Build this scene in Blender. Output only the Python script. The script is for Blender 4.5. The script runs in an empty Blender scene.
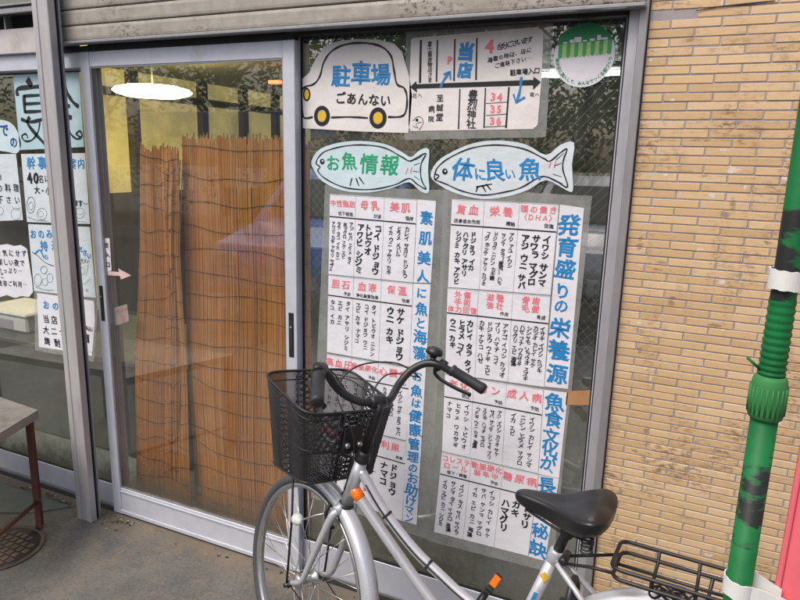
import bpy, math, random
from mathutils import Vector, Matrix
random.seed(7)
S = bpy.context.scene
COL = S.collection
PI = math.pi
V = Vector

# ------------------------------------------------------------------ camera calibration (solved from the photograph's vanishing points)
CAM = V((0.0, -1.9458, 1.64312))
R0 = V((0.90840331, 0.11215621, -0.40277091))
R1 = V((0.41733124, -0.18503682, 0.88971682))
R2 = V((0.02525982, -0.97631059, -0.21489435))
FPX = 650.0
def ray(u, v):
    d = V((u - 400, v - 300, FPX))
    return V((R0.dot(d), R1.dot(d), R2.dot(d)))
def at(u, v, Y=0.0):
    r = ray(u, v); return CAM + r * ((Y - CAM.y) / r.y)
def gnd(u, v, z=0.0):
    r = ray(u, v); return CAM + r * ((z - CAM.z) / r.z)

cd = bpy.data.cameras.new('camera'); cam = bpy.data.objects.new('camera', cd); COL.objects.link(cam)
cd.sensor_fit = 'HORIZONTAL'; cd.sensor_width = 36; cd.lens = 36 * FPX / 800
cd.clip_start = 0.02; cd.clip_end = 500
# columns: camera x (right), y (up), z (backwards)
cx = V((R0.x, R1.x, R2.x)); cy = -V((R0.y, R1.y, R2.y)); cz = -V((R0.z, R1.z, R2.z))
cam.matrix_world = Matrix(((cx.x, cy.x, cz.x, CAM.x), (cx.y, cy.y, cz.y, CAM.y), (cx.z, cy.z, cz.z, CAM.z), (0, 0, 0, 1)))
S.camera = cam

# ------------------------------------------------------------------ helpers
class MB:
    def __init__(s): s.v = []; s.f = []; s.s = []
    def add(s, vs, fs, smooth=False):
        n = len(s.v); s.v += [tuple(p) for p in vs]
        for f in fs: s.f.append(tuple(i + n for i in f)); s.s.append(smooth)
        return s
    def box(s, a, b, bev=0.0):
        x0, y0, z0 = [min(a[i], b[i]) for i in range(3)]; x1, y1, z1 = [max(a[i], b[i]) for i in range(3)]
        if bev <= 0:
            vs = [(x, y, z) for x in (x0, x1) for y in (y0, y1) for z in (z0, z1)]
            return s.add(vs, [(0, 1, 3, 2), (4, 6, 7, 5), (0, 4, 5, 1), (2, 3, 7, 6), (0, 2, 6, 4), (1, 5, 7, 3)])
        e = min(bev, (x1 - x0) * .45, (y1 - y0) * .45, (z1 - z0) * .45)
        c = []; X = (x0, x1); Y = (y0, y1); Z = (z0, z1); idx = {}
        vs = []
        for i in (0, 1):
            for j in (0, 1):
                for k in (0, 1):
                    p = (X[i], Y[j], Z[k]); d = (1 - 2 * i, 1 - 2 * j, 1 - 2 * k)
                    for ax in range(3):
                        q = [p[m] + d[m] * e * (m != ax) for m in range(3)]
                        idx[(i, j, k, ax)] = len(vs); vs.append(q)
        fs = []
        for ax in range(3):
            o = [m for m in range(3) if m != ax]
            for sd in (0, 1):
                q = []
                for a_, b_ in ((0, 0), (1, 0), (1, 1), (0, 1)):
                    t = [0, 0, 0]; t[ax] = sd; t[o[0]] = a_; t[o[1]] = b_; q.append(idx[(t[0], t[1], t[2], ax)])
                fs.append(q)
            for a_ in (0, 1):
                for b_ in (0, 1):
                    t0 = [0, 0, 0]; t1 = [0, 0, 0]; t0[ax] = 0; t1[ax] = 1
                    for t in (t0, t1): t[o[0]] = a_; t[o[1]] = b_
                    fs.append((idx[(*t0, o[0])], idx[(*t0, o[1])], idx[(*t1, o[1])], idx[(*t1, o[0])]))
        for i in (0, 1):
            for j in (0, 1):
                for k in (0, 1): fs.append(tuple(idx[(i, j, k, a_)] for a_ in range(3)))
        return s.add(vs, fs)
    def tube(s, pts, r, n=10, cap=True, flat=None, closed=False):
        pts = [V(p) for p in pts]; m = len(pts)
        rs = r if isinstance(r, (list, tuple)) else [r] * m
        vs = []; up = None
        for i in range(m):
            if closed: t = pts[(i + 1) % m] - pts[i - 1]
            else: t = pts[min(i + 1, m - 1)] - pts[max(i - 1, 0)]
            t = t.normalized() if t.length > 1e-9 else V((0, 0, 1))
            if up is None:
                up = V((0, 0, 1)) if abs(t.z) < .9 else V((0, 1, 0))
            a = t.cross(up); a = a.normalized() if a.length > 1e-6 else t.orthogonal().normalized()
            b = a.cross(t).normalized(); up = b
            for k in range(n):
                th = 2 * PI * k / n; c_, s_ = math.cos(th) * rs[i], math.sin(th) * rs[i]
                if flat: c_ *= flat[0]; s_ *= flat[1]
                vs.append(pts[i] + a * c_ + b * s_)
        fs = []
        for i in range(m if closed else m - 1):
            j = (i + 1) % m
            for k in range(n):
                k2 = (k + 1) % n
                fs.append((i * n + k, i * n + k2, j * n + k2, j * n + k))
        if cap and not closed:
            fs.append(tuple(range(n))[::-1]); fs.append(tuple((m - 1) * n + k for k in range(n)))
        return s.add(vs, fs, True)
    def lathe(s, prof, o, ax, n=24, cap=True):      # prof: (radius, along)
        o = V(o); ax = V(ax).normalized(); a = ax.orthogonal().normalized(); b = ax.cross(a)
        vs = []
        for r, h in prof:
            for k in range(n):
                th = 2 * PI * k / n; vs.append(o + ax * h + (a * math.cos(th) + b * math.sin(th)) * r)
        fs = []
        for i in range(len(prof) - 1):
            for k in range(n):
                k2 = (k + 1) % n; fs.append((i * n + k, i * n + k2, (i + 1) * n + k2, (i + 1) * n + k))
        if cap: fs.append(tuple(range(n))[::-1]); fs.append(tuple((len(prof) - 1) * n + k for k in range(n)))
        return s.add(vs, fs, True)
    def prism(s, poly, y0, y1):     # poly of (x,z), extruded in y
        n = len(poly)
        vs = [(p[0], y0, p[1]) for p in poly] + [(p[0], y1, p[1]) for p in poly]
        fs = [tuple(range(n)), tuple(range(2 * n - 1, n - 1, -1))] + [(i, i + n, (i + 1) % n + n, (i + 1) % n) for i in range(n)]
        return s.add(vs, fs)
    def ribbon(s, pts, w, y, closed=False):  # flat stroke in a plane y=const, pts (x,z)
        P = [V((p[0], p[1])) for p in pts]; m = len(P); L = []; Rr = []
        for i in range(m):
            a = P[(i + 1) % m] if closed or i < m - 1 else P[i]; b = P[i - 1] if closed or i > 0 else P[i]
            t = (a - b); t = t.normalized() if t.length > 1e-9 else V((1, 0)); nn = V((-t.y, t.x))
            ww = w[i] if isinstance(w, (list, tuple)) else w
            L.append(P[i] + nn * ww / 2); Rr.append(P[i] - nn * ww / 2)
        vs = [(p.x, y, p.y) for p in L] + [(p.x, y, p.y) for p in Rr]
        fs = []
        for i in range(m if closed else m - 1):
            j = (i + 1) % m; fs.append((i, i + m, j + m, j))
        return s.add(vs, fs)
    def build(s, name, mat, parent=None, recalc=True):
        me = bpy.data.meshes.new(name); me.from_pydata([tuple(p) for p in s.v], [], s.f)
        me.polygons.foreach_set('use_smooth', s.s)
        me.materials.append(mat); me.update()
        if recalc:
            import bmesh
            bm = bmesh.new(); bm.from_mesh(me); bmesh.ops.recalc_face_normals(bm, faces=bm.faces); bm.to_mesh(me); bm.free()
        o = bpy.data.objects.new(name, me); COL.objects.link(o)
        if parent: o.parent = parent
        return o
def tag(o, label=None, cat=None, group=None, kind=None):
    if label: o['label'] = label
    if cat: o['category'] = cat
    if group: o['group'] = group
    if kind: o['kind'] = kind
    return o
def empty(name, loc, label=None, cat=None, group=None, rot=(0, 0, 0)):
    o = bpy.data.objects.new(name, None); COL.objects.link(o); o.location = loc; o.rotation_euler = rot; o.empty_display_size = .05
    return tag(o, label, cat, group)
def local(o):   # geometry written in world coordinates, shifted under an unrotated empty
    return -V(o.location)
def part(mb, name, mat, root, recalc=True):
    d = local(root); mb.v = [(p[0] + d.x, p[1] + d.y, p[2] + d.z) for p in mb.v]
    return mb.build(name, mat, root, recalc)
def sub(mb, name, mat, par, root, recalc=True):
    d = local(root); mb.v = [(p[0] + d.x, p[1] + d.y, p[2] + d.z) for p in mb.v]
    return mb.build(name, mat, par, recalc)
def smooth_path(pts, n=6, closed=False):
    P = [V(p) for p in pts]; out = []; m = len(P)
    rng = m if closed else m - 1
    for i in range(rng):
        p0 = P[i - 1] if (i > 0 or closed) else P[i]; p1 = P[i]; p2 = P[(i + 1) % m]; p3 = P[(i + 2) % m] if (i + 2 < m or closed) else P[(i + 1) % m]
        for k in range(n):
            t = k / n
            out.append(.5 * ((2 * p1) + (p2 - p0) * t + (2 * p0 - 5 * p1 + 4 * p2 - p3) * t * t + (-p0 + 3 * p1 - 3 * p2 + p3) * t ** 3))
    if not closed: out.append(P[-1])
    return out

# ------------------------------------------------------------------ materials
def nt(name):
    m = bpy.data.materials.new(name); m.use_nodes = True; t = m.node_tree; return m, t, t.nodes['Principled BSDF']
def N(t, typ, **k):
    n = t.nodes.new(typ)
    for a, b in k.items(): setattr(n, a, b)
    return n
def coords(t, scale=(1, 1, 1)):
    tc = N(t, 'ShaderNodeTexCoord'); mp = N(t, 'ShaderNodeMapping'); mp.inputs['Scale'].default_value = scale
    t.links.new(tc.outputs['Object'], mp.inputs[0]); return mp.outputs[0]
def noise(t, vec, sc, det=4, rough=.6):
    n = N(t, 'ShaderNodeTexNoise'); n.inputs['Scale'].default_value = sc; n.inputs['Detail'].default_value = det; n.inputs['Roughness'].default_value = rough
    t.links.new(vec, n.inputs['Vector']); return n.outputs['Fac']
def ramp(t, fac, stops):
    r = N(t, 'ShaderNodeValToRGB'); e = r.color_ramp.elements
    e[0].position = stops[0][0]; e[0].color = (*stops[0][1], 1); e[1].position = stops[-1][0]; e[1].color = (*stops[-1][1], 1)
    for p, c in stops[1:-1]:
        q = e.new(p); q.color = (*c, 1)
    t.links.new(fac, r.inputs[0]); return r.outputs[0]
def mix(t, fac, a, b, bt='MIX'):
    m = N(t, 'ShaderNodeMix', data_type='RGBA', blend_type=bt)
    for s_, x in ((m.inputs[0], fac), (m.inputs[6], a), (m.inputs[7], b)):
        if hasattr(x, 'is_linked') or hasattr(x, 'node'): t.links.new(x, s_)
        elif isinstance(x, (int, float)): s_.default_value = x
        else: s_.default_value = (*x, 1)
    return m.outputs[2]
def g3(v): return (v, v, v)
def bump(t, p, h, st=.3, dist=.002):
    b = N(t, 'ShaderNodeBump'); b.inputs['Strength'].default_value = st; b.inputs['Distance'].default_value = dist
    t.links.new(h, b.inputs['Height']); t.links.new(b.outputs[0], p.inputs['Normal'])
def simple(name, col, rough=.5, metal=0, var=.12, sc=30, bst=.1, bd=.0008, dirt=None, dsc=6, dth=(.55, .7), stretch=(1, 1, 1)):
    m, t, p = nt(name); vec = coords(t, stretch)
    n = noise(t, vec, sc, 5)
    c = ramp(t, n, [(.25, tuple(x * (1 - var) for x in col)), (.75, tuple(min(1, x * (1 + var)) for x in col))])
    if dirt:
        n2 = noise(t, vec, dsc, 8, .7); f = ramp(t, n2, [(dth[0], g3(0)), (dth[1], g3(1))]); c = mix(t, f, c, dirt)
    t.links.new(c, p.inputs['Base Color']); p.inputs['Metallic'].default_value = metal
    rr = ramp(t, n, [(.2, g3(max(0, rough - .08))), (.8, g3(min(1, rough + .08)))]); t.links.new(rr, p.inputs['Roughness'])
    if bst: bump(t, p, n, bst, bd)
    return m
def emis(name, col, st):
    m, t, p = nt(name); p.inputs['Base Color'].default_value = (*col, 1); p.inputs['Emission Color'].default_value = (*col, 1); p.inputs['Emission Strength'].default_value = st; return m

M = {}
M['alu'] = simple('aluminium_white', (.50, .505, .55), .38, .45, .07, 60, .05, dirt=(.30, .28, .26), dsc=14, dth=(.60, .78), stretch=(1, 1, .25))
M['alu_door'] = simple('aluminium_door', (.56, .58, .65), .45, .12, .06, 40, .05, dirt=(.36, .35, .34), dsc=11, dth=(.60, .8), stretch=(.4, 1, .4))
M['alu_grey'] = simple('aluminium_grey', (.36, .36, .37), .4, .5, .08, 60, .05, dirt=(.2, .19, .17), dsc=12, dth=(.6, .8), stretch=(1, 1, .2))
M['post'] = simple('post_metal', (.50, .485, .49), .42, .3, .1, 50, .1, dirt=(.30, .26, .23), dsc=10, dth=(.52, .75), stretch=(1.5, 1, .12))
M['black'] = simple('black_rubber', (.012, .012, .013), .6)
M['dark'] = simple('dark_recess', (.02, .02, .019), .8)
def shutter_mat():
    m, t, p = nt('shutter_paint'); vec = coords(t); vs = coords(t, (1, 1, 6))
    n = noise(t, vec, 25, 6); base = ramp(t, n, [(.3, (.31, .285, .245)), (.7, (.41, .385, .34))])
    st = noise(t, coords(t, (3, 1, 14)), 1.6, 6, .65); base = mix(t, ramp(t, st, [(.42, g3(0)), (.75, g3(.6))]), base, (.22, .185, .14))
    r = noise(t, coords(t, (14, 1, 22)), 3.2, 9, .78); area = noise(t, vec, 1.7, 2)
    a = ramp(t, area, [(.46, g3(0)), (.56, g3(1))]); rr = ramp(t, r, [(.52, g3(0)), (.57, g3(1))])
    base = mix(t, mix(t, 1, a, rr, 'MULTIPLY'), base, (.085, .055, .035))
    t.links.new(base, p.inputs['Base Color']); p.inputs['Roughness'].default_value = .5; bump(t, p, n, .15, .001); return m
M['shutter'] = shutter_mat()
def concrete():
    m, t, p = nt('concrete_ground'); vec = coords(t)
    n1 = noise(t, vec, 2.3, 9, .68); n2 = noise(t, vec, 190, 4, .75); n3 = noise(t, vec, 8.5, 9, .72); n4 = noise(t, vec, 5.1, 3, .5)
    c = ramp(t, n1, [(.3, (.082, .079, .073)), (.5, (.132, .127, .117)), (.7, (.195, .187, .170))])
    c = mix(t, ramp(t, n3, [(.5, g3(0)), (.66, g3(.75))]), c, (.20, .178, .145)); c = mix(t, ramp(t, noise(t, vec, 3.6, 8, .75), [(.54, g3(0)), (.66, g3(.6))]), c, (.05, .048, .042))
    c = mix(t, ramp(t, n4, [(.55, g3(0)), (.75, g3(.55))]), c, (.075, .085, .085))
    n5 = noise(t, vec, 75, 5, .8); c = mix(t, ramp(t, n5, [(.34, g3(.5)), (.48, g3(0))]), c, (.035, .032, .028)); c = mix(t, ramp(t, n5, [(.52, g3(0)), (.70, g3(.55))]), c, (.24, .225, .20)); c = mix(t, ramp(t, n2, [(.3, g3(.7)), (.45, g3(0))]), c, (.025, .023, .021))
    c = mix(t, ramp(t, n2, [(.57, g3(0)), (.8, g3(.65))]), c, (.36, .35, .32))
    # pale cement smear and brown dirt band along the threshold
    geo = N(t, 'ShaderNodeNewGeometry'); sx = N(t, 'ShaderNodeSeparateXYZ'); t.links.new(geo.outputs['Position'], sx.inputs[0])
    mr = N(t, 'ShaderNodeMapRange'); mr.inputs[1].default_value = -.34; mr.inputs[2].default_value = -.03; t.links.new(sx.outputs[1], mr.inputs[0])
    ml = N(t, 'ShaderNodeMath', operation='MULTIPLY'); t.links.new(mr.outputs[0], ml.inputs[0]); q = noise(t, vec, 11, 8, .75); t.links.new(q, ml.inputs[1])
    c = mix(t, ramp(t, ml.outputs[0], [(.30, g3(0)), (.52, g3(.55))]), c, (.21, .16, .10))
    t.links.new(c, p.inputs['Base Color']); p.inputs['Roughness'].default_value = .85
    ad = N(t, 'ShaderNodeMath', operation='ADD'); t.links.new(n2, ad.inputs[0]); t.links.new(n3, ad.inputs[1]); bump(t, p, ad.outputs[0], .6, .003)
    return m
M['concrete'] = concrete()
M['asphalt'] = simple('asphalt', (.06, .06, .062), .8, 0, .3, 120, .4, .003)
M['mat'] = simple('green_rubber_mat', (.105, .125, .115), .75, 0, .25, 14, .3, .002, dirt=(.17, .15, .12), dsc=9, dth=(.5, .7))
def glass(name, tint=(1, 1, 1), k=1.75, dirt=.07):
    m = bpy.data.materials.new(name); m.use_nodes = True; t = m.node_tree
    for n in list(t.nodes): t.nodes.remove(n)
    out = N(t, 'ShaderNodeOutputMaterial'); tr = N(t, 'ShaderNodeBsdfTransparent'); tr.inputs[0].default_value = (*tint, 1)
    gl = N(t, 'ShaderNodeBsdfGlossy'); gl.inputs['Roughness'].default_value = .012; gl.inputs['Color'].default_value = (1, 1, 1, 1)
    geo = N(t, 'ShaderNodeNewGeometry'); ma = N(t, 'ShaderNodeMath', operation='MULTIPLY_ADD'); ma.inputs[1].default_value = .6667 - 1.5; ma.inputs[2].default_value = 1.5
    t.links.new(geo.outputs['Backfacing'], ma.inputs[0]); fr = N(t, 'ShaderNodeFresnel'); t.links.new(ma.outputs[0], fr.inputs[0])
    mu = N(t, 'ShaderNodeMath', operation='MULTIPLY'); mu.inputs[1].default_value = k; mu.use_clamp = True; t.links.new(fr.outputs[0], mu.inputs[0])
    # gentle float-glass waviness
    vec = coords(t); w = noise(t, vec, 2.2, 1); b = N(t, 'ShaderNodeBump'); b.inputs['Strength'].default_value = .05; b.inputs['Distance'].default_value = .01; t.links.new(w, b.inputs['Height']); t.links.new(b.outputs[0], gl.inputs['Normal'])
    mx = N(t, 'ShaderNodeMixShader'); t.links.new(mu.outputs[0], mx.inputs[0]); t.links.new(tr.outputs[0], mx.inputs[1]); t.links.new(gl.outputs[0], mx.inputs[2])
    df = N(t, 'ShaderNodeBsdfDiffuse'); df.inputs[0].default_value = (.48, .52, .47, 1)
    n2 = noise(t, coords(t, (1, 1, .35)), 3.3, 8, .72); n3 = noise(t, vec, 90, 3, .7)
    f = ramp(t, n2, [(.4, g3(dirt * .25)), (.8, g3(dirt * 1.7))]); f2 = ramp(t, n3, [(.66, g3(0)), (.72, g3(dirt * 3))]); f = mix(t, 1, f, f2, 'ADD')  # veil is glass dirt plus painted haze of the street reflection
    # mould and splash dirt that has settled along the foot of the pane
    gz = N(t, 'ShaderNodeNewGeometry'); sz = N(t, 'ShaderNodeSeparateXYZ'); t.links.new(gz.outputs['Position'], sz.inputs[0]); mz = N(t, 'ShaderNodeMapRange'); mz.inputs[1].default_value = .44; mz.inputs[2].default_value = .12; t.links.new(sz.outputs[2], mz.inputs[0])
    m3 = N(t, 'ShaderNodeMath', operation='MULTIPLY'); t.links.new(mz.outputs[0], m3.inputs[0]); t.links.new(noise(t, vec, 7, 8, .75), m3.inputs[1]); fg_ = ramp(t, m3.outputs[0], [(.18, g3(0)), (.5, g3(.85))])
    df2 = N(t, 'ShaderNodeBsdfDiffuse'); df2.inputs[0].default_value = (.085, .083, .066, 1); mg = N(t, 'ShaderNodeMixShader'); t.links.new(fg_, mg.inputs[0]); t.links.new(mx.outputs[0], mg.inputs[1]); t.links.new(df2.outputs[0], mg.inputs[2]); mx = mg
    m2 = N(t, 'ShaderNodeMixShader'); t.links.new(f, m2.inputs[0]); t.links.new(mx.outputs[0], m2.inputs[1]); t.links.new(df.outputs[0], m2.inputs[2])
    t.links.new(m2.outputs[0], out.inputs[0]); return m
M['glass'] = glass('clear_glass', (.97, .98, .96), 2.8, .055); M['glass_wired'] = glass('wired_glass', (.90, .94, .92), 6.0, .12)
def film():
    m, t, p = nt('laminate_film'); vec = coords(t); n = noise(t, vec, 14, 7, .7)
    p.inputs['Base Color'].default_value = (.44, .46, .44, 1); p.inputs['Roughness'].default_value = .18
    t.links.new(ramp(t, n, [(.3, g3(.34)), (.75, g3(.66))]), p.inputs['Alpha']); bump(t, p, n, .25, .004); return m
M['film'] = film()
def paper(name, col, cool=0):
    m, t, p = nt(name); vec = coords(t); n = noise(t, vec, 7, 5); c = ramp(t, n, [(.3, tuple(x * .93 for x in col)), (.7, col)])
    t.links.new(c, p.inputs['Base Color']); p.inputs['Roughness'].default_value = .42; p.inputs['Coat Weight'].default_value = .5; p.inputs['Coat Roughness'].default_value = .12
    bump(t, p, noise(t, vec, 6, 4), .7, .012); return m
M['paper'] = paper('laminated_paper', (.80, .81, .86)); M['paper_warm'] = paper('sign_paper', (.80, .77, .75)); M['paper_blue'] = paper('blue_paper', (.46, .66, .72)); M['paper_cool'] = paper('cool_paper', (.68, .76, .80)); M['paper_pale'] = paper('pale_blue_paper', (.62, .76, .80))
for k, c in dict(ink=(.012, .012, .016), blue=(.02, .235, .54), red=(.82, .20, .25), green=(.015, .36, .17), yellow=(.75, .47, .03), navy=(.02, .07, .26), grey=(.22, .22, .25), pinkink=(.72, .2, .34), skyline=(.5, .62, .53), disc_green=(.012, .25, .09), leaf_green=(.05, .42, .12), pale_green=(.45, .62, .25), orange=(.85, .28, .03)).items():
    M[k] = simple('marker_' + k, c, .5, 0, .18, 220, 0)

# ------------------------------------------------------------------ lettering
_tc = bpy.data.curves.new('glyph_source', 'FONT'); _to = bpy.data.objects.new('glyph_source', _tc)
COL.objects.link(_to); _tc.resolution_u = 2; _tc.bevel_resolution = 0
GC = {}
def glyph(ch, bd):
    k = (ch, bd)
    if k not in GC:
        _tc.body = ch; _tc.bevel_depth = bd
        bpy.context.view_layer.update()
        dg = bpy.context.evaluated_depsgraph_get(); e = _to.evaluated_get(dg); me = e.to_mesh()
        vs = [tuple(v.co) for v in me.vertices]; fs = [tuple(p.vertices) for p in me.polygons]; e.to_mesh_clear()
        if vs:
            x0 = min(v[0] for v in vs); x1 = max(v[0] for v in vs); y0 = min(v[1] for v in vs); y1 = max(v[1] for v in vs)
        else: x0 = x1 = y0 = y1 = 0
        GC[k] = (vs, fs, x0, x1, y0, y1)
    return GC[k]
def put(mb, ch, c, ex, ez, size, bd, y, ang=0, fw=1.0):
    """one hand-lettered character centred at c=(x,z) in plane y; ex, ez unit axes scaled per em"""
    if ch in ' 　': return
    vs, fs, x0, x1, y0, y1 = glyph(ch, bd)
    if not vs: return
    if ord(ch) > 0x2fff: mx, my = .5, .38
    else: mx, my = (x0 + x1) / 2, (y0 + y1) / 2
    r = ang + random.gauss(0, .045); ca, sa = math.cos(r), math.sin(r); sc = size * random.uniform(.94, 1.07)
    p1, p2, p3 = random.uniform(0, 6), random.uniform(0, 6), random.uniform(0, 6); sh = random.gauss(0, .06)
    out = []
    for v in vs:
        a = v[0] - mx; b = v[1] - my
        a += .022 * math.sin(5.5 * b + p1) + sh * b; b += .022 * math.sin(6 * a + p2)
        a, b = a * fw * sc, b * sc
        a, b = a * ca - b * sa, a * sa + b * ca
        out.append((c[0] + ex[0] * a + ez[0] * b, y - v[2] * size * .02 / max(bd, .01) * .25, c[1] + ex[1] * a + ez[1] * b))
    mb.add(out, fs)
def px(u, v, Y): p = at(u, v, Y); return V((p.x, p.z))
def writepx(mb, s, a, b, size, Y, bd=.02, fw=1.0, ang=0, one=None):
    """characters of s spaced from pixel a to pixel b; size in em relative to metres via px at a"""
    n = len(s); A = px(*a, Y); B = px(*b, Y); m = (px(a[0], a[1] - .5, Y) - px(a[0], a[1] + .5, Y)).length
    for i, ch in enumerate(s):
        t = i / (n - 1) if n > 1 else 0
        put(mb, ch, A.lerp(B, t), (1, 0), (0, 1), size * m, bd, Y, ang, fw)

class Sheet:   # bilinear quad on the plane Y, corners given in picture positions of that plane
    def __init__(s, tl, tr, br, bl, Y): s.c = [px(*q, Y) for q in (tl, tr, br, bl)]; s.Y = Y
    def p(s, a, b): return s.c[0].lerp(s.c[1], a).lerp(s.c[3].lerp(s.c[2], a), b)
    def mesh(s, mb, th=.0006):
        P = [s.p(0, 0), s.p(1, 0), s.p(1, 1), s.p(0, 1)]; return mb.prism([(q.x, q.y) for q in P], s.Y, s.Y + th)
    def write(s, mb, st, a, b, size, bd=.02, fw=1.0):
        n = len(st); y = s.Y - .0008
        for i, ch in enumerate(st):
            t = i / (n - 1) if n > 1 else 0; q = s.p(a[0] + (b[0] - a[0]) * t, a[1] + (b[1] - a[1]) * t)
            put(mb, ch, q, (1, 0), (0, 1), size, bd, y, 0, fw)
    def line(s, mb, a, b, w): 
        P = [s.p(a[0] + (b[0] - a[0]) * t / 6, a[1] + (b[1] - a[1]) * t / 6) for t in range(7)]
        mb.ribbon([(q.x, q.y) for q in P], w, s.Y - .0007)

# ------------------------------------------------------------------ ground, road
def sheet_obj(name, x0, x1, y0, y1, z, mat, kind='structure'):
    o = MB().add([(x0, y0, z), (x1, y0, z), (x1, y1, z), (x0, y1, z)], [(0, 1, 2, 3)]).build(name, mat); o['kind'] = kind; return o
sheet_obj('ground', -60, 60, -60, .05, 0, M['concrete'])
sheet_obj('road', -60, 60, -7.2, -2.9, .004, M['asphalt'])
M['int_floor'] = simple('interior_floor', (.24, .26, .23), .45, 0, .2, 8, .1)
sheet_obj('interior_floor', -7, 1.2, .11, 5, -.01, M['int_floor'])
mt = MB(); a = gnd(0, 517); 
mt.add([(-3.5, -.62, .006), (-2.62, -.17, .006), (-2.52, -.06, .006), (-3.5, -.06, .006), (-3.5, -.62, .0), (-2.62, -.17, .0), (-2.52, -.06, .0), (-3.5, -.06, 0)], [(0, 1, 2, 3), (0, 4, 5, 1), (1, 5, 6, 2), (2, 6, 7, 3), (3, 7, 4, 0)])
tag(mt.build('floor_mat', M['mat']), 'dull green worn rubber mat on the ground under the metal bench', 'mat')

# ------------------------------------------------------------------ tiled wall
WX = -.176
def tile_mat():
    m, t, p = nt('wall_tile'); geo = N(t, 'ShaderNodeNewGeometry'); vec = coords(t)
    c = ramp(t, geo.outputs['Random Per Island'], [(0, (.53, .36, .185)), (.3, (.61, .425, .225)), (.7, (.67, .48, .265)), (1, (.72, .55, .34))])
    n = noise(t, coords(t, (1, 1, 5)), 30, 6, .7); c = mix(t, .35, c, ramp(t, n, [(.3, (.50, .34, .175)), (.7, (.72, .54, .33))]))
    # brown spalled smudges that run along the courses
    big = noise(t, coords(t, (1, 1, 1.4)), 5.2, 3, .6); s1 = noise(t, coords(t, (1, 1, 2.2)), 42, 8, .75)
    f = mix(t, 1, ramp(t, big, [(.48, g3(0)), (.66, g3(1))]), ramp(t, s1, [(.49, g3(0)), (.58, g3(1))]), 'MULTIPLY')
    c = mix(t, f, c, (.24, .15, .08)); b2 = noise(t, coords(t, (2.4, 1, .5)), 4.1, 3, .6); s3 = noise(t, coords(t, (1, 1, 3)), 58, 8, .8); c = mix(t, mix(t, 1, ramp(t, b2, [(.53, g3(0)), (.64, g3(.9))]), ramp(t, s3, [(.5, g3(0)), (.56, g3(1))]), 'MULTIPLY'), c, (.27, .17, .09))
    s2 = noise(t, coords(t, (1, 1, 2.6)), 70, 8, .8); c = mix(t, ramp(t, s2, [(.64, g3(0)), (.68, g3(.7))]), c, (.13, .085, .05))
    tc = N(t, 'ShaderNodeTexCoord')
    # white paint remnants, with a place and shape of their own
    for (u, v, w, h) in ((735, 170, .030, .022), (712, 195, .02, .014), (786, 178, .022, .02), (702, 250, .024, .02), (722, 282, .022, .012), (650, 60, .016, .012), (673, 100, .014, .01), (724, 150, .03, .008), (745, 187, .012, .02), (664, 398, .012, .008), (651, 378, .006, .02), (722, 5, .01, .03), (708, 555, .03, .014), (779, 423, .016, .008), (723, 330, .012, .006), (666, 175, .014, .01), (640, 323, .02, .008)):
        q = at(u, v, 0); mp = N(t, 'ShaderNodeMapping'); mp.vector_type = 'POINT'
        mp.inputs['Location'].default_value = (-(q.x - WX) / w, 0, -q.z / h); mp.inputs['Scale'].default_value = (1 / w, 0, 1 / h)
        t.links.new(tc.outputs['Object'], mp.inputs[0]); ln = N(t, 'ShaderNodeVectorMath', operation='LENGTH'); t.links.new(mp.outputs[0], ln.inputs[0])
        nn = noise(t, vec, 55, 6, .75); sb = N(t, 'ShaderNodeMath', operation='SUBTRACT'); sb.inputs[0].default_value = 1.55
        ad = N(t, 'ShaderNodeMath', operation='MULTIPLY_ADD'); ad.inputs[1].default_value = 2.2; t.links.new(nn, ad.inputs[0]); t.links.new(ln.outputs['Value'], ad.inputs[2])
        t.links.new(ad.outputs[0], sb.inputs[1]); c = mix(t, ramp(t, sb.outputs[0], [(.02, g3(0)), (.22, g3(.85))]), c, (.72, .66, .62))
    # long brown rub marks and a column of grime, each with its own place
    for (u, v, w, h) in ((668, 470, .085, .007), (690, 518, .12, .008), (672, 300, .02, .05), (660, 262, .03, .02), (725, 215, .03, .03), (733, 205, .02, .05), (690, 40, .05, .014), (640, 245, .02, .06), (700, 140, .09, .012), (760, 130, .05, .014), (660, 270, .07, .012), (755, 392, .05, .008), (646, 430, .02, .05), (715, 325, .05, .01), (640, 350, .022, .03)):
        q = at(u, v, 0); mp = N(t, 'ShaderNodeMapping'); mp.vector_type = 'POINT'
        mp.inputs['Location'].default_value = (-(q.x - WX) / w, 0, -q.z / h); mp.inputs['Scale'].default_value = (1 / w, 0, 1 / h)
        t.links.new(tc.outputs['Object'], mp.inputs[0]); ln = N(t, 'ShaderNodeVectorMath', operation='LENGTH'); t.links.new(mp.outputs[0], ln.inputs[0])
        sb = N(t, 'ShaderNodeMath', operation='SUBTRACT'); sb.inputs[0].default_value = 1.6; ad = N(t, 'ShaderNodeMath', operation='MULTIPLY_ADD'); ad.inputs[1].default_value = 2.4; t.links.new(s1, ad.inputs[0]); t.links.new(ln.outputs['Value'], ad.inputs[2])
        t.links.new(ad.outputs[0], sb.inputs[1]); c = mix(t, ramp(t, sb.outputs[0], [(.02, g3(0)), (.2, g3(.75))]), c, (.26, .175, .10))
    t.links.new(c, p.inputs['Base Color']); p.inputs['Roughness'].default_value = .5; bump(t, p, s1, .3, .001); return m
M['tile'] = tile_mat()
M['mortar'] = simple('mortar', (.34, .32, .325), .9, 0, .15, 60, .3, .001, dirt=(.17, .14, .12), dsc=22, dth=(.6,.75))
M['plaster'] = simple('plaster', (.42, .39, .34), .9, 0, .1, 9, .2)
wall = empty('brick_wall', (WX, .1, 0), 'stained wall of long narrow beige tiles with grey joints right of the window', 'wall')
part(MB().box((WX, 0.0, 0), (3.2, .16, 3.1)), 'mortar_bed', M['mortar'], wall)
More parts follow.
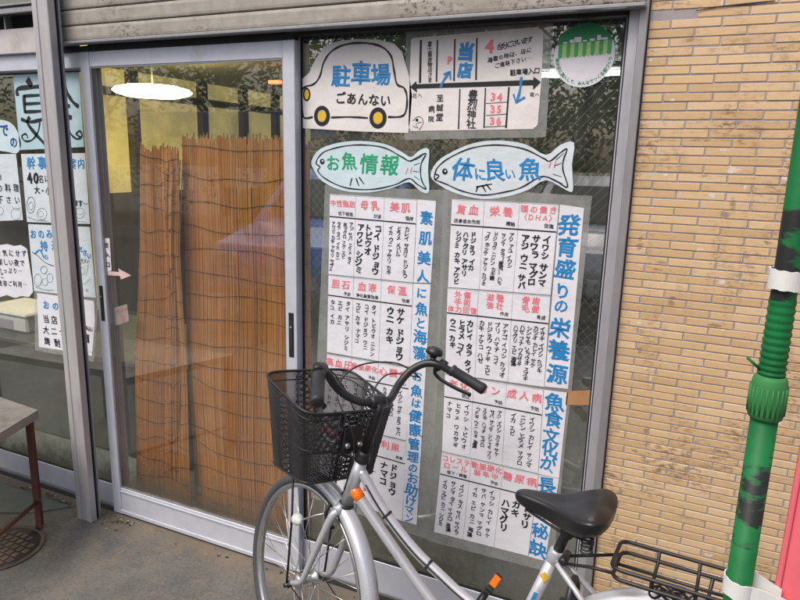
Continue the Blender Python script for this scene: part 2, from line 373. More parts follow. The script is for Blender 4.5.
tl = MB(); PX, PZ = .1215, .0231
for r in range(int(3.1 / PZ)):
    z = .004 + r * PZ; off = (r % 2) * PX / 2 + random.gauss(0, .0012); k = -1
    while True:
        x0 = WX + off + k * PX - .066 + .0; k += 1
        x1 = x0 + PX - .0042
        if x0 > 3.2: break
        x0 = max(x0, WX + .001)
        if x1 - x0 < .012: continue
        if 2.004 < z + .01 < 2.0271 and x1 < -.05: continue       # the one missing strip beside the frame
        d = .0018 + random.gauss(0, .00035); tz = random.gauss(0, .0004)
        tl.box((x0, -d, z + tz), (x1, .002, z + PZ - .0036 + tz), .0009)
part(tl, 'tiles', M['tile'], wall, False)
cr = MB().ribbon([tuple(px(u, v, 0)) for u, v in ((696, 11), (720, 7), (752, 3.5), (775, 1))], [.002, .004, .004, .002], -.0035)
part(cr, 'crack', M['dark'], wall)
tag(MB().box((-7, .02, 2.62), (WX - .003, .2, 3.1)).build('upper_wall', M['plaster']), 'plain plaster wall above the roller shutter', 'wall')

# ------------------------------------------------------------------ shutter, post, frames
sh = empty('roller_shutter', (-1.3, -.03, 2.045), 'beige painted steel roller shutter slats with rust specks above the door', 'shutter')
zs = [2.052 + .0575 * i for i in range(10)]
for i, z in enumerate(zs):
    m_ = MB(); prof = [(-.012, 0), (-.031, .0012), (-.034, .004), (-.0352, .012), (-.0348, .044), (-.033, .0525), (-.030, .0552), (-.014, .0562)]
    nx = 2; vs = []; fs = []
    for x in (-2.392, -.190):
        for y, h in prof: vs.append((x, y, z + h))
    n = len(prof)
    for k in range(n - 1): fs.append((k, k + 1, n + k + 1, n + k))
    fs.append(tuple(range(n))[::-1]); fs.append(tuple(range(n, 2 * n))); fs.append((0, n, 2 * n - 1, n - 1))
    m_.add(vs, fs); part(m_, 'slat', M['shutter'], sh)
part(MB().box((-2.40, -.05, 2.040), (-.185, -.008, 2.0505), .002), 'bottom_rail', M['alu_grey'], sh)
part(MB().box((-2.40, -.008, 2.046), (-.185, .02, 2.65)), 'backing', M['dark'], sh)

po = empty('shutter_post', (-2.365, -.11, 0), 'tall pale metal shutter post standing between left window and door', 'post')
part(MB().box((-2.414, -.11, 0), (-2.386, -.078, 3.0), .002).box((-2.3855, -.107, 0), (-2.352, -.078, 3.0), .001).box((-2.3515, -.11, 0), (-2.325, -.078, 3.0), .002), 'post_body', M['post'], po)
part(MB().box((-2.400, -.0775, 0), (-2.3365, -.056, 3.0)), 'rubber_seal', M['black'], po)
part(MB().box((-2.336, -.064, 0), (-2.3235, -.056, 3.0), .001), 'guide_flange', M['alu_grey'], po)

tr = empty('door_track', (-1.6, 0, 0), 'dirty dark metal sill track along the foot of the sliding doors', 'door track')
part(MB().box((-5.5, .006, 0), (WX - .004, .11, .004)), 'track_bed', M['dark'], tr)
part(MB().box((-5.5, .028, .004), (WX - .004, .033, .014)).box((-5.5, .07, .004), (WX - .004, .075, .014)), 'rail', M['alu_grey'], tr)

def panel(name, label, cat, X0, X1, Y0, Y1, zt, wl, wr, zb0, zb1, ztop0, glassmat, mat, extra=None):
    e = empty(name, ((X0 + X1) / 2, Y0, zb0), label, cat)
    part(MB().box((X0, Y0, zb0), (X0 + wl, Y1, zt), .002), 'stile', mat, e)
    if wr: part(MB().box((X1 - wr, Y0, zb0), (X1, Y1, zt), .002), 'stile', mat, e)
    part(MB().box((X0 + wl + .0005, Y0 + .002, zb0), (X1 - wr - .0005, Y1, zb1), .002), 'bottom_rail', mat, e)
    part(MB().box((X0 + wl + .0005, Y0 + .002, ztop0), (X1 - wr - .0005, Y1, zt), .002), 'top_rail', mat, e)
    gx0, gx1 = X0 + wl, X1 - wr; yc = (Y0 + Y1) / 2
    part(MB().add([(gx0 - .002, yc, zb1 - .004), (gx1 + .002, yc, zb1 - .004), (gx1 + .002, yc, ztop0 + .004), (gx0 - .002, yc, ztop0 + .004)], [(0, 1, 2, 3)]), 'glass_pane', glassmat, e, False)
    g = MB(); w = .005; yy = (Y0 + .005, yc - .001)
    g.box((gx0, yy[0], zb1), (gx0 + w, yy[1], ztop0)).box((gx1 - w, yy[0], zb1), (gx1, yy[1], ztop0)).box((gx0 + w, yy[0], zb1), (gx1 - w, yy[1], zb1 + w)).box((gx0 + w, yy[0], ztop0 - w), (gx1 - w, yy[1], ztop0))
    part(g, 'gasket', M['black'] if name != 'sliding_door' else M['alu_grey'], e)
    return e
door = panel('sliding_door', 'white aluminium sliding door with clear glass and orange bamboo screen behind it', 'sliding door', -2.308, -1.2935, 0, .028, 2.018, .05, .0485, .006, .137, 1.960, M['glass'], M['alu_door'])
# raised ribs on the bottom rail
part(MB().box((-2.257, -.004, .012), (-1.3435, .001, .03), .0015).box((-2.257, -.003, .118), (-1.343, .001, .126), .001), 'rail_rib', M['alu_door'], door)
def handle(u, v0, v1, X, w, z0, z1):
    h = part(MB().box((X - w / 2, -.002, z0), (X + w / 2, .0005, z1), .001), 'handle', M['black'], door)
    sub(MB().box((X - w * .28, -.0035, z0 + .03), (X + w * .28, -.0022, z1 - .03)), 'finger_recess', M['dark'], h, door)
    sub(MB().lathe([(.004, 0), (.004, .0015), (.003, .002)], (X, -.004, (z0 + z1) / 2 + .03), (0, -1, 0), 12), 'lock_cylinder', M['alu_grey'], h, door)
handle(0, 0, 0, -2.283, .021, .92, 1.075); handle(0, 0, 0, -1.3175, .022, .905, 1.075)
win = panel('window_panel', 'right sliding window of wired glass covered with handwritten fish posters', 'window', -1.345, -.229, .034, .062, 2.052, .05, .010, .006, .137, 2.036, M['glass_wired'], M['alu_door'])
wm = MB(); gx0, gx1, gz0, gz1 = -1.295, -.239, .137, 2.036; st = .0285; k = -80; w = .0010
while k < 80:
    for sg in (1, -1):
        # line z = zc + sg*1.1*(x-gx0)
        zc = k * st * 1.12; m_ = 1.12 * sg
        xs = sorted([gx0, gx1, gx0 + (gz0 - zc) / m_, gx0 + (gz1 - zc) / m_]); a_, b_ = xs[1], xs[2]
        if b_ - a_ < .004 or not (gx0 - 1e-6 <= a_ and b_ <= gx1 + 1e-6): continue
        za, zb = zc + m_ * (a_ - gx0), zc + m_ * (b_ - gx0)
        if min(za, zb) < gz0 - 1e-4 or max(za, zb) > gz1 + 1e-4: continue
        wm.ribbon([(a_, za), (b_, zb)], w, .0497 + (0.0002 if sg > 0 else 0))
    k += 1
M['wire'] = simple('wire', (.36, .37, .36), .5, .3)
part(wm, 'wire_mesh', M['wire'], win, False)
lw = panel('window_panel', 'left sliding window beyond the metal post with blue tinted menus on its glass', 'window', -4.3, -2.26, .034, .062, 2.016, .05, .05, .012, .118, 1.955, M['glass'], M['alu_door'])

jb = empty('door_jamb', (-.2, -.01, 0), 'grey aluminium jamb between the wired window and the tiled wall', 'door frame')
part(MB().box((-.2285, .0, 0), (-.2015, .10, 2.07), .0015), 'inner_profile', M['alu'], jb)
part(MB().box((-.201, -.02, 0), (-.1785, .10, 2.6), .002), 'outer_profile', M['alu_grey'], jb)
part(MB().box((-.2325, .006, .006), (-.2288, .09, 2.04)), 'seal', M['black'], jb)
part(MB().box((-.1783, -.006, 0), (-.1765, .01, 2.6)), 'caulking', M['dark'], jb)
hd = empty('door_frame', (-1.3, 0, 2.02), 'dark recessed head track above door and window', 'door frame')
part(MB().box((-2.4135, .0, 2.0195), (-1.2945, .030, 2.0395)).box((-1.294, .0, 2.030), (-.2330, .030, 2.0395)), 'head_track', M['dark'], hd)
part(MB().box((-2.335, .066, 2.02), (-.2330, .098, 2.0615)), 'head_rail', M['dark'], hd)

bl = empty('window_head', (-3.3, 0, 1.96), 'stacked white and lilac head beams above the left window', 'beam')
part(MB().box((-6, -.005, 2.024), (-2.4155, .10, 2.123), .003), 'white_beam', simple('beam_white', (.55, .52, .51), .5, 0, .06, 12, .1, dirt=(.42, .37, .33), dsc=5), bl)
part(MB().box((-6, .012, 1.9595), (-2.3105, .033, 2.0235), .002), 'lower_beam', M['alu_door'], bl)
part(MB().box((-6, .05, 2.1235), (-2.42, .09, 2.185)), 'recess', M['dark'], bl)
part(MB().box((-2.735, .0, 2.1235), (-2.727, .03, 2.178)), 'bracket', M['alu_grey'], bl)
ub = empty('awning_box', (-3.3, -.06, 2.17), 'grimy greenish shutter box high above the left window', 'shutter box')
part(MB().box((-6, -.035, 2.186), (-2.42, .1, 2.45), .004), 'box_body', simple('box_green', (.21, .215, .175), .7, 0, .2, 8, .2, dirt=(.09, .09, .07), dsc=9), ub)
part(MB().box((-6, -.045, 2.172), (-2.42, -.03, 2.1925), .002).box((-6, -.05, 2.2), (-2.42, -.037, 2.207), .001), 'lip', M['alu_grey'], ub)

# ------------------------------------------------------------------ posters
YP = .0435      # on the wired glass (pane at .048)
def poster(name, label, u, v, Y, group=None):
    p = at(u, v, Y); return empty(name, (p.x, Y, p.z), label, 'poster', group)
def film_quad(e, q, Y):
    mb = MB(); P = [px(*c, Y) for c in q]
    n = 14; vs = []
    for i in range(n + 1):
        for j in range(n + 1):
            a_, b_ = i / n, j / n; w_ = P[0].lerp(P[1], a_).lerp(P[3].lerp(P[2], a_), b_)
            vs.append((w_.x + random.gauss(0, .0006) * (i in (0, n)), Y + .0012 + random.gauss(0, .00025), w_.y + random.gauss(0, .0008) * (j in (0, n))))
    mb.add(vs, [(i * (n + 1) + j, (i + 1) * (n + 1) + j, (i + 1) * (n + 1) + j + 1, i * (n + 1) + j + 1) for i in range(n) for j in range(n)], True)
    part(mb, 'plastic_film', M['film'], e, False)

def table(label, sheets, strips, filmq, u, v):
    e = poster('poster', label, u, v, YP, 'posters taped on the wired glass'); film_quad(e, filmq, YP)
    ink, lines = MB(), MB()
    for (q, cs, ht, heads, cells) in sheets:
        s = Sheet(*q, YP); sheet = part(s.mesh(MB()), 'paper_sheet', M['paper'], e)
        bs = [0] + cs + [1]; W = (s.p(1, .5) - s.p(0, .5)).length; H = (s.p(.5, 1) - s.p(.5, 0)).length
        for c_ in cs: s.line(lines, (c_, 0), (c_, 1), .0008)
        s.line(lines, (0, .006), (1, .006), .0008)
        ink = MB(); s.line(ink, (.002, ht), (.998, ht + .012), .0042); sub(ink, 'heading_rule', M['ink'], sheet, e, False)
        for i in range(3):
            a_, b_ = bs[i], bs[i + 1]; cw = (b_ - a_) * W; rows, subs = heads[i]; red = MB(); cap_ = MB(); lst = MB()
            nr = len(rows); hh = ht * (.62 if subs else .9)
            for j, hrow in enumerate(rows):
                n = len(hrow); fs = min(hh * H / nr * .98, cw / n * .92, .033); yy = .02 + hh * (j + .5) / nr
                m_ = (a_ + b_) / 2; sp = min((b_ - a_) * .74, fs * (n - 1) * 1.25 / W)
                s.write(red, hrow, (m_ - sp / 2, yy), (m_ + sp / 2, yy), fs, .024 if fs > .02 else .012)
            if subs:
                n = len(subs); fs = min(.0145, cw * .9 / n); sp = fs * (n - 1) * 1.02 / W; m_ = b_ - sp / 2 - .05
                s.write(cap_, subs, (m_ - sp / 2, ht * .83), (m_ + sp / 2, ht * .84), fs, .018)
            sub(red, 'red_heading', M['red'], sheet, e, False)
            if subs: sub(cap_, 'caption', M['ink'], sheet, e, False)
            cols, isb = cells[i]; nc = len(cols)
            if not nc: continue
            big = isb; fs0 = .031 if big else .0195
            el = lambda c_: sum(.55 if ch == '　' else 1 for ch in c_)
            ml = max(el(c_) for c_ in cols); avail = (1 - ht - .10) * H
            adv = min(avail / ml, fs0 * (1.0 if big else 1.15)); fs = min(fs0, adv * (1.06 if big else 1.18), cw / nc * (1.08 if big else 1.05))
            pitch = min((b_ - a_) * (.92 if nc > 2 else .7) / nc, fs * (1.25 if big else 1.6) / W)
            right = b_ - (b_ - a_) * .08 if nc > 2 or big else b_ - (b_ - a_) * .2
            tot = pitch * (nc - 1); m_ = (a_ + b_) / 2
            for j, c_ in enumerate(cols):
                xx = m_ + tot / 2 - j * pitch; t0 = ht + .075 + random.uniform(0, .012) + (.02 if big else 0)
                acc = 0
                for ch in c_:
                    tt = t0 + (acc + (.5 if ch != '　' else .27)) * adv / H - .5 * adv / H
                    if ch != '　': s.write(lst, ch, (xx - .01 * acc / 12 + random.gauss(0, .004), tt), (xx, tt), fs, .042 if big else .026, 1.0)
                    acc += .55 if ch == '　' else 1
            sub(lst, 'fish_list', M['ink'], sheet, e, False)
    part(lines, 'ruled_lines', M['grey'], e, False);
    for q, items in strips:
        bm_ = MB()
        s = Sheet(*q, YP); strip = part(s.mesh(MB()), 'paper_strip', M['paper'], e)
        for ch, (u_, v_), sz in items: writepx(bm_, ch, (u_, v_), (u_, v_), sz, YP - .0008, .026)
        sub(bm_, 'blue_lettering', M['blue'], strip, e, False)
    return e
B_, F_ = True, False
R = [
 (((452, 199), (559, 204.5), (550.5, 295), (448, 287)), [.318, .65], .285,
  [(['貧血'], '改善造血作用'), (['栄養'], '補給'), (['頭の働き', '〈ＤＨＡ〉'], '促進')],
  [(['ドジョウ　イカ', 'ハマグリ　アサリ', 'シジミ　カキ　アワビ'], B_), (['アジ　アユ　イワシ', 'サンマ　タラ（産地）　ハモ', 'ドジョウ　ニシン　カキ鰻', 'フグ　ホッケ　アサリ　カツオ'], F_), (['イワシ　サンマ', 'サワラ　マグロ', 'アジ　ウニ　サバ'], B_)]),
 (((447.7, 288), (550.3, 296), (544, 387), (445, 373)), [.315, .65], .285,
  [(['外傷', '手術', '体力回復'], ''), (['滋養', '強壮'], '作用'), (['骨歯', '毛髪'], '育成')],
  [(['カレイ　タラ　タイ', 'ヒラメ　コイ', 'ウニ　カキ'], B_), (['アナゴ　イワシ　カツオ', 'ブリ　ハマチ　コイ', 'ドジョウ　ウナギ　エビ', 'カキ　ナマコ　ハゼ'], F_), (['イサキ　イワシ　カジキ', 'カツオ　カレイ　サケ', 'シシャモ　シラウオ　スズキ', 'ハゼ　フナ　ワカサギ', 'ハマグリ　エビ　海藻'], F_)]),
 (((445, 374), (543.5, 389.5), (538, 473.5), (442, 451)), [.305, .64], .285,
  [(['老化'], '防止'), (['ガン'], '予防'), (['成人病'], '予防')],
  [(['イワシ　トビウオ', 'ヒラメ　ワカサギ', 'ナマコ'], F_), (['アジ　イワシ　カツオ　サケ', 'サバ　サンマ　シシャモ　ブリ', 'スズキ　ハマチ　マグロ', 'ウナギ　ウニ　カキ　海藻'], F_), (['イワシ　カレイ　サンマ', 'ニシン　ヒラメ　マグロ', 'イカ　エビ'], F_)]),
 (((442, 452), (538.5, 474.5), (528, 556), (434, 532)), [.32, .65], .265,
  [(['コレステ', 'ロール'], '低下・調整'), (['動脈硬化', '脳卒中'], '予防'), (['糖尿病'], '改善')],
  [(['イワシ　キス　サバ　サワラ', 'サンマ　タイ　マグロ　海藻', 'イカ　エビ　カニ　シジミ'], F_), (['イワシ　カレイ　サケ', 'サバ　サンマ　マグロ', 'イカ　エビ　カニ　海藻'], F_), (['　アサリ', '　カキ', '　ハマグリ'], B_)]),
]
RS = [(((560, 204.5), (584, 208), (568, 389), (544.5, 386.5)), [('発', (569, 225), 23), ('育', (567, 247), 22), ('盛', (565, 269), 22), ('り', (562.5, 291), 16), ('の', (561, 306), 14), ('栄', (560, 328), 20), ('養', (558.5, 350), 21), ('源', (557, 374), 21)]),
      (((544, 389.8), (568, 392.8), (559, 478.5), (538.5, 474)), [('魚', (554.5, 402), 18), ('食', (553.5, 419), 17), ('文', (551, 436), 16), ('化', (549.5, 449), 15), ('が', (548, 463), 16), ('、', (555, 469), 12)]),
      (((539, 475), (559, 479), (545, 561), (528.5, 556.5)), [('長', (546.5, 485), 17), ('寿', (544.5, 501), 15), ('の', (542, 515), 12), ('秘', (540, 531), 15), ('訣', (538, 549), 17)])]
table('tall right table of healthy fish with red headings and blue side column', R, RS, ((444, 188), (592, 196), (552, 573), (428, 541)), 480, 380)
L = [
 (((330, 194), (417, 199.5), (413, 282.5), (328.5, 274)), [.31, .64], .275,
  [(['中性脂肪'], '低下排泄'), (['母乳'], '分泌'), (['美肌'], '保持')],
  [(['アジ　サバ　ヒラメ　タイ', '本マグロ　フグ　エビ', 'タラ　タコ　イカ　カニ', 'アワビ　カキ　アサリ　サザエ'], F_), (['コイ　ドジョウ', 'トビウオ', 'アワビ　シジミ'], B_), (['カレイ　サヨリ　ドジョウ', 'ヒラメ　メバル', 'イカ　ウニ　アサリ　カキ'], F_)]),
 (((328.5, 275), (413, 283.5), (409.5, 366.5), (327, 352)), [.31, .64], .255,
  [(['胆石'], '予防'), (['血液'], '浄化脂質効果'), (['保温'], '効果')],
  [(['タイ　アサリ　シジミ', 'エビ　カニ', 'タコ　イカ'], F_), (['タイ　トビウオ　ニシン', 'コイ　ドジョウ　ウニ', 'エビ　カキ　ナマコ'], F_), (['サケ　ドジョウ', 'ウニ　カキ'], B_)]),
 (((327, 354), (409.3, 368), (406.5, 440.5), (323, 421)), [.31, .64], .27,
  [(['高血圧'], '予防'), (['動脈硬化'], '予防'), (['心臓病'], '強心')],
  [(['イワシ　サケ　タラ', 'カレイ　エビ　海藻', 'アサリ　カキ'], F_), (['アジ　サバ　サンマ', 'ブリ　マグロ　イカ', 'ハマチ　タイ　海藻'], F_), (['イワシ　サケ　タラ　サバ', 'サンマ　マグロ', 'カキ　海藻'], F_)]),
 (((323, 422), (406.4, 441.8), (402, 521), (318, 489)), [.31, .64], .26,
  [(['肝臓病'], '予防'), (['便秘'], '解消'), (['利尿'], '効果')],
  [(['タイ　アサリ', 'シジミ　イカ', 'タコ　ウニ'], F_), (['コンブ　ワカメ', 'ヒジキ　イワシ', 'サケ　マグロ　サバ'], F_), (['ドジョウ', 'ナマコ'], B_)]),
]
LS = [(((417.5, 199.5), (436, 201), (430.8, 283), (413.5, 282.5)), [('素', (426.5, 218), 15), ('肌', (425.5, 238), 14.5), ('美', (424, 258), 15), ('人', (422.5, 276), 13)]),
      (((413.5, 283.7), (430.7, 284.3), (416.6, 524.8), (402.5, 521)), [('に', (421.5, 293), 11), ('魚', (421.5, 309), 14), ('と', (420.5, 323), 11), ('海', (420, 337), 14), ('藻', (419.5, 353), 14), ('お', (417, 376), 12), ('魚', (416.5, 391), 13), ('は', (415.8, 403), 10), ('健', (415.3, 416), 13), ('康', (415, 430), 13), ('管', (414, 444), 12.5), ('理', (413, 457), 12), ('の', (413, 468), 10), ('お', (412.5, 478), 11), ('助', (411.5, 490), 12.5), ('け', (410.5, 501), 11), ('マ', (409.5, 510), 10), ('ン', (408.8, 518.5), 9)])]
table('tall left table of healthy fish with blue side column behind the bicycle basket', L, LS, ((325, 185), (449, 191), (428, 540), (311, 497)), 370, 350)

# car-shaped parking sign
Yc = YP
def poly(mb, pts, Y, th=.0006, smooth=0, inset=0):
    P = [px(u, v, Y) for u, v in pts]
    if smooth: P = [V((q.x, q.y)) for q in smooth_path([(q.x, q.y, 0) for q in P], smooth, True)]
    mb.prism([(q.x, q.y) for q in P], Y, Y + th); return mb
def stroke(mb, pts, w, Y, closed=False, n=6, curved=True):
    P = [px(u, v, Y) for u, v in pts]; P = smooth_path([(q.x, q.y, 0) for q in P], n, closed) if curved else [V((q.x, q.y, 0)) for q in P]
    m = len(P); ws = [w * (1 + .18 * math.sin(i * .9)) for i in range(m)]
    mb.ribbon([(q.x, q.y) for q in P], ws, Y - .0007, closed); return mb
def disc(mb, c, r, Y, off=.0009, n=28, sx=1, r_in=None):
    q = px(*c, Y)
    if r_in is None:
        mb.add([(q.x, Y - off, q.y)] + [(q.x + math.cos(2 * PI * k / n) * r * sx, Y - off, q.y + math.sin(2 * PI * k / n) * r) for k in range(n)], [(0, 1 + k, 1 + (k + 1) % n) for k in range(n)])
    else:
        mb.ribbon([(q.x + math.cos(2 * PI * k / n) * (r + r_in) / 2 * sx, q.y + math.sin(2 * PI * k / n) * (r + r_in) / 2) for k in range(n)], r - r_in, Y - off, True)
    return mb
e = poster('parking_sign', 'white car-shaped paper sign with blue writing and yellow wheels', 355, 90, Yc)
e['category'] = 'sign'
part(poly(MB(), [(299.5, 128), (299.5, 92), (301, 80), (309, 73), (316, 58), (324, 47), (336, 41.5), (356, 39), (378, 39.5), (394, 43.5), (402, 52), (406, 66), (410, 80), (412, 96), (410, 122), (408, 133), (360, 131.5)], Yc), 'paper', M['paper_warm'], e)
k_ = MB(); stroke(k_, [(313, 117), (304, 117.5), (302, 106), (302, 92), (305, 87), (314, 84), (320, 76), (324, 62), (332, 51), (346, 44.5), (364, 43), (381, 46.5), (391, 56), (394, 70), (397, 84), (404, 88), (407, 97), (406, 111), (401, 116.5), (388, 117)], .0065, Yc)
stroke(k_, [(331, 117.5), (350, 117), (368, 118)], .006, Yc)
for c_ in ((322, 116), (378, 118)): disc(k_, c_, .034, Yc, .0008, sx=.92, r_in=.020)
disc(k_, (306.8, 94.5), .0225, Yc, .0009, sx=.62, r_in=.017)
writepx(k_, 'ごあんない', (340.5, 98), (385.5, 100.5), 12.5, Yc - .0008, .028)
part(k_, 'black_drawing', M['ink'], e, False)
for c_, r__, sx_, nm in (((322, 116), .018, .92, 'yellow_wheel'), ((378, 118), .0185, .95, 'yellow_wheel'), ((306.8, 94.5), .0155, .6, 'yellow_headlight')): part(disc(MB(), c_, r__, Yc, .0009, sx=sx_), nm, M['yellow'], e, False)
k_ = MB(); writepx(k_, '駐', (341, 76), (341, 76), 23, Yc - .0008, .027); writepx(k_, '車', (361, 73), (361, 73), 23, Yc - .0008, .027); writepx(k_, '場', (380.5, 74.5), (380.5, 74.5), 22, Yc - .0008, .027); part(k_, 'blue_lettering', M['blue'], e, False)

# map sign
e = poster('map_sign', 'rectangular hand-drawn parking map with blue arrows and red numbers', 475, 85, Yc); e['category'] = 'sign'
film_quad(e, ((406, 32), (553, 21), (546, 137), (404, 140)), Yc)
part(poly(MB(), [(413, 38), (538, 27), (543.5, 32), (541.5, 80), (537.5, 125), (533, 129), (411, 131), (408.5, 126), (409.5, 86), (411, 40)], Yc), 'paper', M['paper_warm'], e)
k_ = MB()
for a_, b_, w in (((421, 40), (420, 83), .007), ((437.5, 40), (436.5, 82), .005), ((455, 39), (454, 81), .005), ((477, 38), (476, 80), .005), ((460, 89), (458.5, 129), .004), ((485.5, 88), (484, 128), .004), ((509, 87), (506, 128), .005), ((486, 103.5), (508, 102), .0018), ((486, 115.5), (507, 114), .0018), ((485, 127), (506, 126), .0018), ((414, 86.5), (536, 82.5), .0135)): stroke(k_, [a_, b_], w, Yc, curved=False)
for tri in (((410, 87), (416.5, 81), (417, 92.5)), ((541, 82), (533.5, 76.5), (533, 90))):
    P = [px(*q, Yc) for q in tri]; k_.add([(q.x, Yc - .0009, q.y) for q in P], [(0, 1, 2)])
for s_, a_, b_, z_, bd in (('富士屋金物店さま', (429.7, 44), (430, 80), 5.6, .02), ('台分ございます', (500, 46.5), (530, 39.5), 7.2, .02), ('満車の時は、店に', (490, 60), (529, 50), 5.6, .02), ('ご連絡下さい…', (497, 65.5), (529, 58), 5.4, .02), ('駐車場入口', (513, 72.5), (537, 70.5), 6.6, .03), ('北へ', (414.5, 95.5), (420, 95.5), 5, .01), ('南へ', (532, 94.5), (537, 94.5), 5, .01), ('至誠堂', (440, 98), (439.5, 117), 8, .02), ('病院', (431.5, 109), (431, 119), 7, .02), ('豊烈神社', (473, 95), (471, 124), 10.5, .02)): writepx(k_, s_, a_, b_, z_, Yc - .0008, bd)
stroke(k_, [(413, 121), (417, 117), (422, 118), (423, 124), (419, 130)], .0018, Yc); disc(k_, (417, 120), .005, Yc); stroke(k_, [(413, 126), (418, 128), (416, 124), (422, 122)], .0015, Yc)
part(k_, 'black_drawing', M['ink'], e, False)
k_ = MB(); writepx(k_, '4', (489.5, 46.5), (489.5, 46.5), 19, Yc - .0008, .045)
for s_, c_ in (('34', (493, 97)), ('35', (492.5, 109)), ('36', (492, 121))): writepx(k_, s_, c_, (c_[0] + 6.5, c_[1]), 10.5, Yc - .0008, .04)
writepx(k_, 'P', (450, 60.5), (450, 60.5), 10, Yc - .0008, .05); part(k_, 'red_lettering', M['red'], e, False)
k_ = MB(); writepx(k_, '当', (466, 51.5), (466, 51.5), 17, Yc - .0009, .06); writepx(k_, '店', (465, 70), (465, 70), 16, Yc - .0009, .06)
stroke(k_, [(440.5, 87.5), (444, 80), (449, 73)], .0075, Yc - .0006); stroke(k_, [(443.5, 74.5), (450, 71.5), (450.5, 79.5)], .006, Yc - .0006, curved=False)
stroke(k_, [(521.5, 77), (520, 90), (517, 101)], .0075, Yc - .0006); stroke(k_, [(513.5, 94), (516, 102.5), (525, 97)], .006, Yc - .0006, curved=False)
part(k_, 'blue_lettering', M['blue'], e, False)

# fish signs
def fish(label, out, inner, eye, gill, fin, fins2, ticks, chars, mat, u, v, sz):
    e = poster('fish_sign', label, u, v, Yc, 'fish-shaped paper signs'); e['category'] = 'sign'
    part(poly(MB(), out, Yc, smooth=3), 'paper', M['paper_pale'] if mat == 'green' else M['paper_cool'], e)
    k_ = MB(); 
    for q in inner: stroke(k_, q, .0042, Yc)
    for q in fin: stroke(k_, q, .0042, Yc)
    for q in fins2: stroke(k_, q, .0018, Yc)
    disc(k_, eye, .0095, Yc); part(k_, 'black_outline', M['ink'], e, False)
    k_ = MB(); disc(k_, (eye[0] + .4, eye[1] - .5), .0032, Yc, .0011); part(k_, 'eye_highlight', M['paper'], e, False)
    k_ = MB()
    for q in ticks: stroke(k_, q, .003, Yc, curved=False)
    part(k_, 'red_ticks', M['red'], e, False)
    k_ = MB()
    for ch, c_, s_ in chars: writepx(k_, ch, c_, c_, s_, Yc - .0008, .02)
    part(k_, 'lettering', M[mat], e, False)
fish('small fish-shaped sign with green writing, the left one of the two',
     [(311.5, 161), (320, 149), (340, 142.5), (362, 141), (385, 144), (402, 152), (411, 157), (420, 150), (429, 149.5), (428, 170), (429, 192), (420, 191), (409, 182), (392, 188), (368, 192.5), (342, 190.5), (322, 181), (314, 170)],
     [[(316, 164), (318, 158), (326, 151), (345, 146), (365, 145), (385, 148), (402, 157), (410, 161), (418, 157), (426, 153.5), (421.5, 163), (420.5, 172), (422, 181), (426, 189), (417, 184), (409, 178.5), (394, 185), (370, 189.5), (345, 187.5), (326, 179), (318, 171), (320, 167), (316, 164)]],
     (322.3, 161.5), 0, [[(352, 178), (350, 186)], [(356, 178), (359, 186)], [(359, 177), (364, 184)]], [[(415, 160), (422, 156)], [(414, 165), (420, 163)], [(414, 176), (420, 180)], [(413, 171), (419, 172)]],
     [[(408, 168), (406, 174)], [(412, 167), (410.5, 173)]],
     [('お', (333, 163), 17), ('魚', (349, 161), 19), ('情', (369, 164), 20), ('報', (389.5, 165), 20)], 'green', 370, 166, 18)
fish('larger fish-shaped sign with blue writing, the right one of the two',
     [(430.5, 176), (437, 162), (452, 152), (474, 143), (500, 140.5), (526, 144.5), (546, 155), (560, 145), (574, 142.5), (572, 165), (573, 190), (566, 190), (546, 180), (528, 190), (505, 197), (482, 199), (458, 194), (441, 186)],
     [[(435, 180), (434.5, 176), (438, 167), (450, 157.5), (472, 148), (498, 145), (524, 149), (543, 158), (550, 161), (560, 153), (567, 149), (563.5, 160), (563, 170), (567.5, 187), (556, 181), (545, 176.5), (536, 179), (520, 188), (500, 193), (482, 195), (462, 191), (446, 184), (435, 180)], [(435, 180), (439, 176), (435, 174)]],
     (445, 171.5), 0, [[(478, 186), (476, 192)], [(482, 185), (486, 192)], [(486, 184), (491, 190)], [(476, 187), (492, 184)]], [[(556, 160), (564, 153)], [(554, 166), (562, 163)], [(555, 180), (563, 184)], [(553, 174), (562, 177)]],
     [[(551, 162), (549, 168)], [(556, 161), (554, 168)]],
     [('体', (463, 169.5), 23), ('に', (480, 174), 13), ('良', (494.5, 170), 22), ('い', (510, 174), 12), ('魚', (530, 169), 24)], 'blue', 500, 170, 20)

# round green shop-front sticker (no face)
e = poster('round_sticker', 'round white sticker with green striped awning emblem near window top', 584, 55, Yc); e['category'] = 'sticker'
q = px(583.8, 55.4, Yc); r_ = .0865
cir = [(q.x + r_ * .985 * math.cos(2 * PI * k / 48), q.y + r_ * math.sin(2 * PI * k / 48)) for k in range(48)]
part(MB().prism(cir, Yc, Yc + .0006), 'sticker_disc', M['paper'], e)
a0 = math.radians(27); arc = [(q.x + r_ * .985 * math.cos(a0 + (PI - 2 * a0 + .12) * k / 24), q.y + r_ * math.sin(a0 + (PI - 2 * a0 + .12) * k / 24)) for k in range(25)]
k_ = MB().add([(x, Yc - .0007, z) for x, z in arc], [tuple(range(25))]); part(k_, 'green_sky', M['disc_green'], e, False)
k_ = MB(); n_ = 13; ax0, ax1 = q.x - r_ * .84, q.x + r_ * .86; k2 = MB()
for i in range(n_):
    xa = ax0 + (ax1 - ax0) * i / n_; xb = ax0 + (ax1 - ax0) * (i + 1) / n_; zt = q.y + .031 + (i / n_) * .008; zb = zt - .034
    tgt = k_ if i % 2 == 0 else k2
    tgt.add([(xa, Yc - .0008, zt), (xb, Yc - .0008, zt + .0006), (xb, Yc - .0008, zb), ((xa + xb) / 2, Yc - .0008, zb - .005), (xa, Yc - .0008, zb)], [(0, 1, 2, 3, 4)])
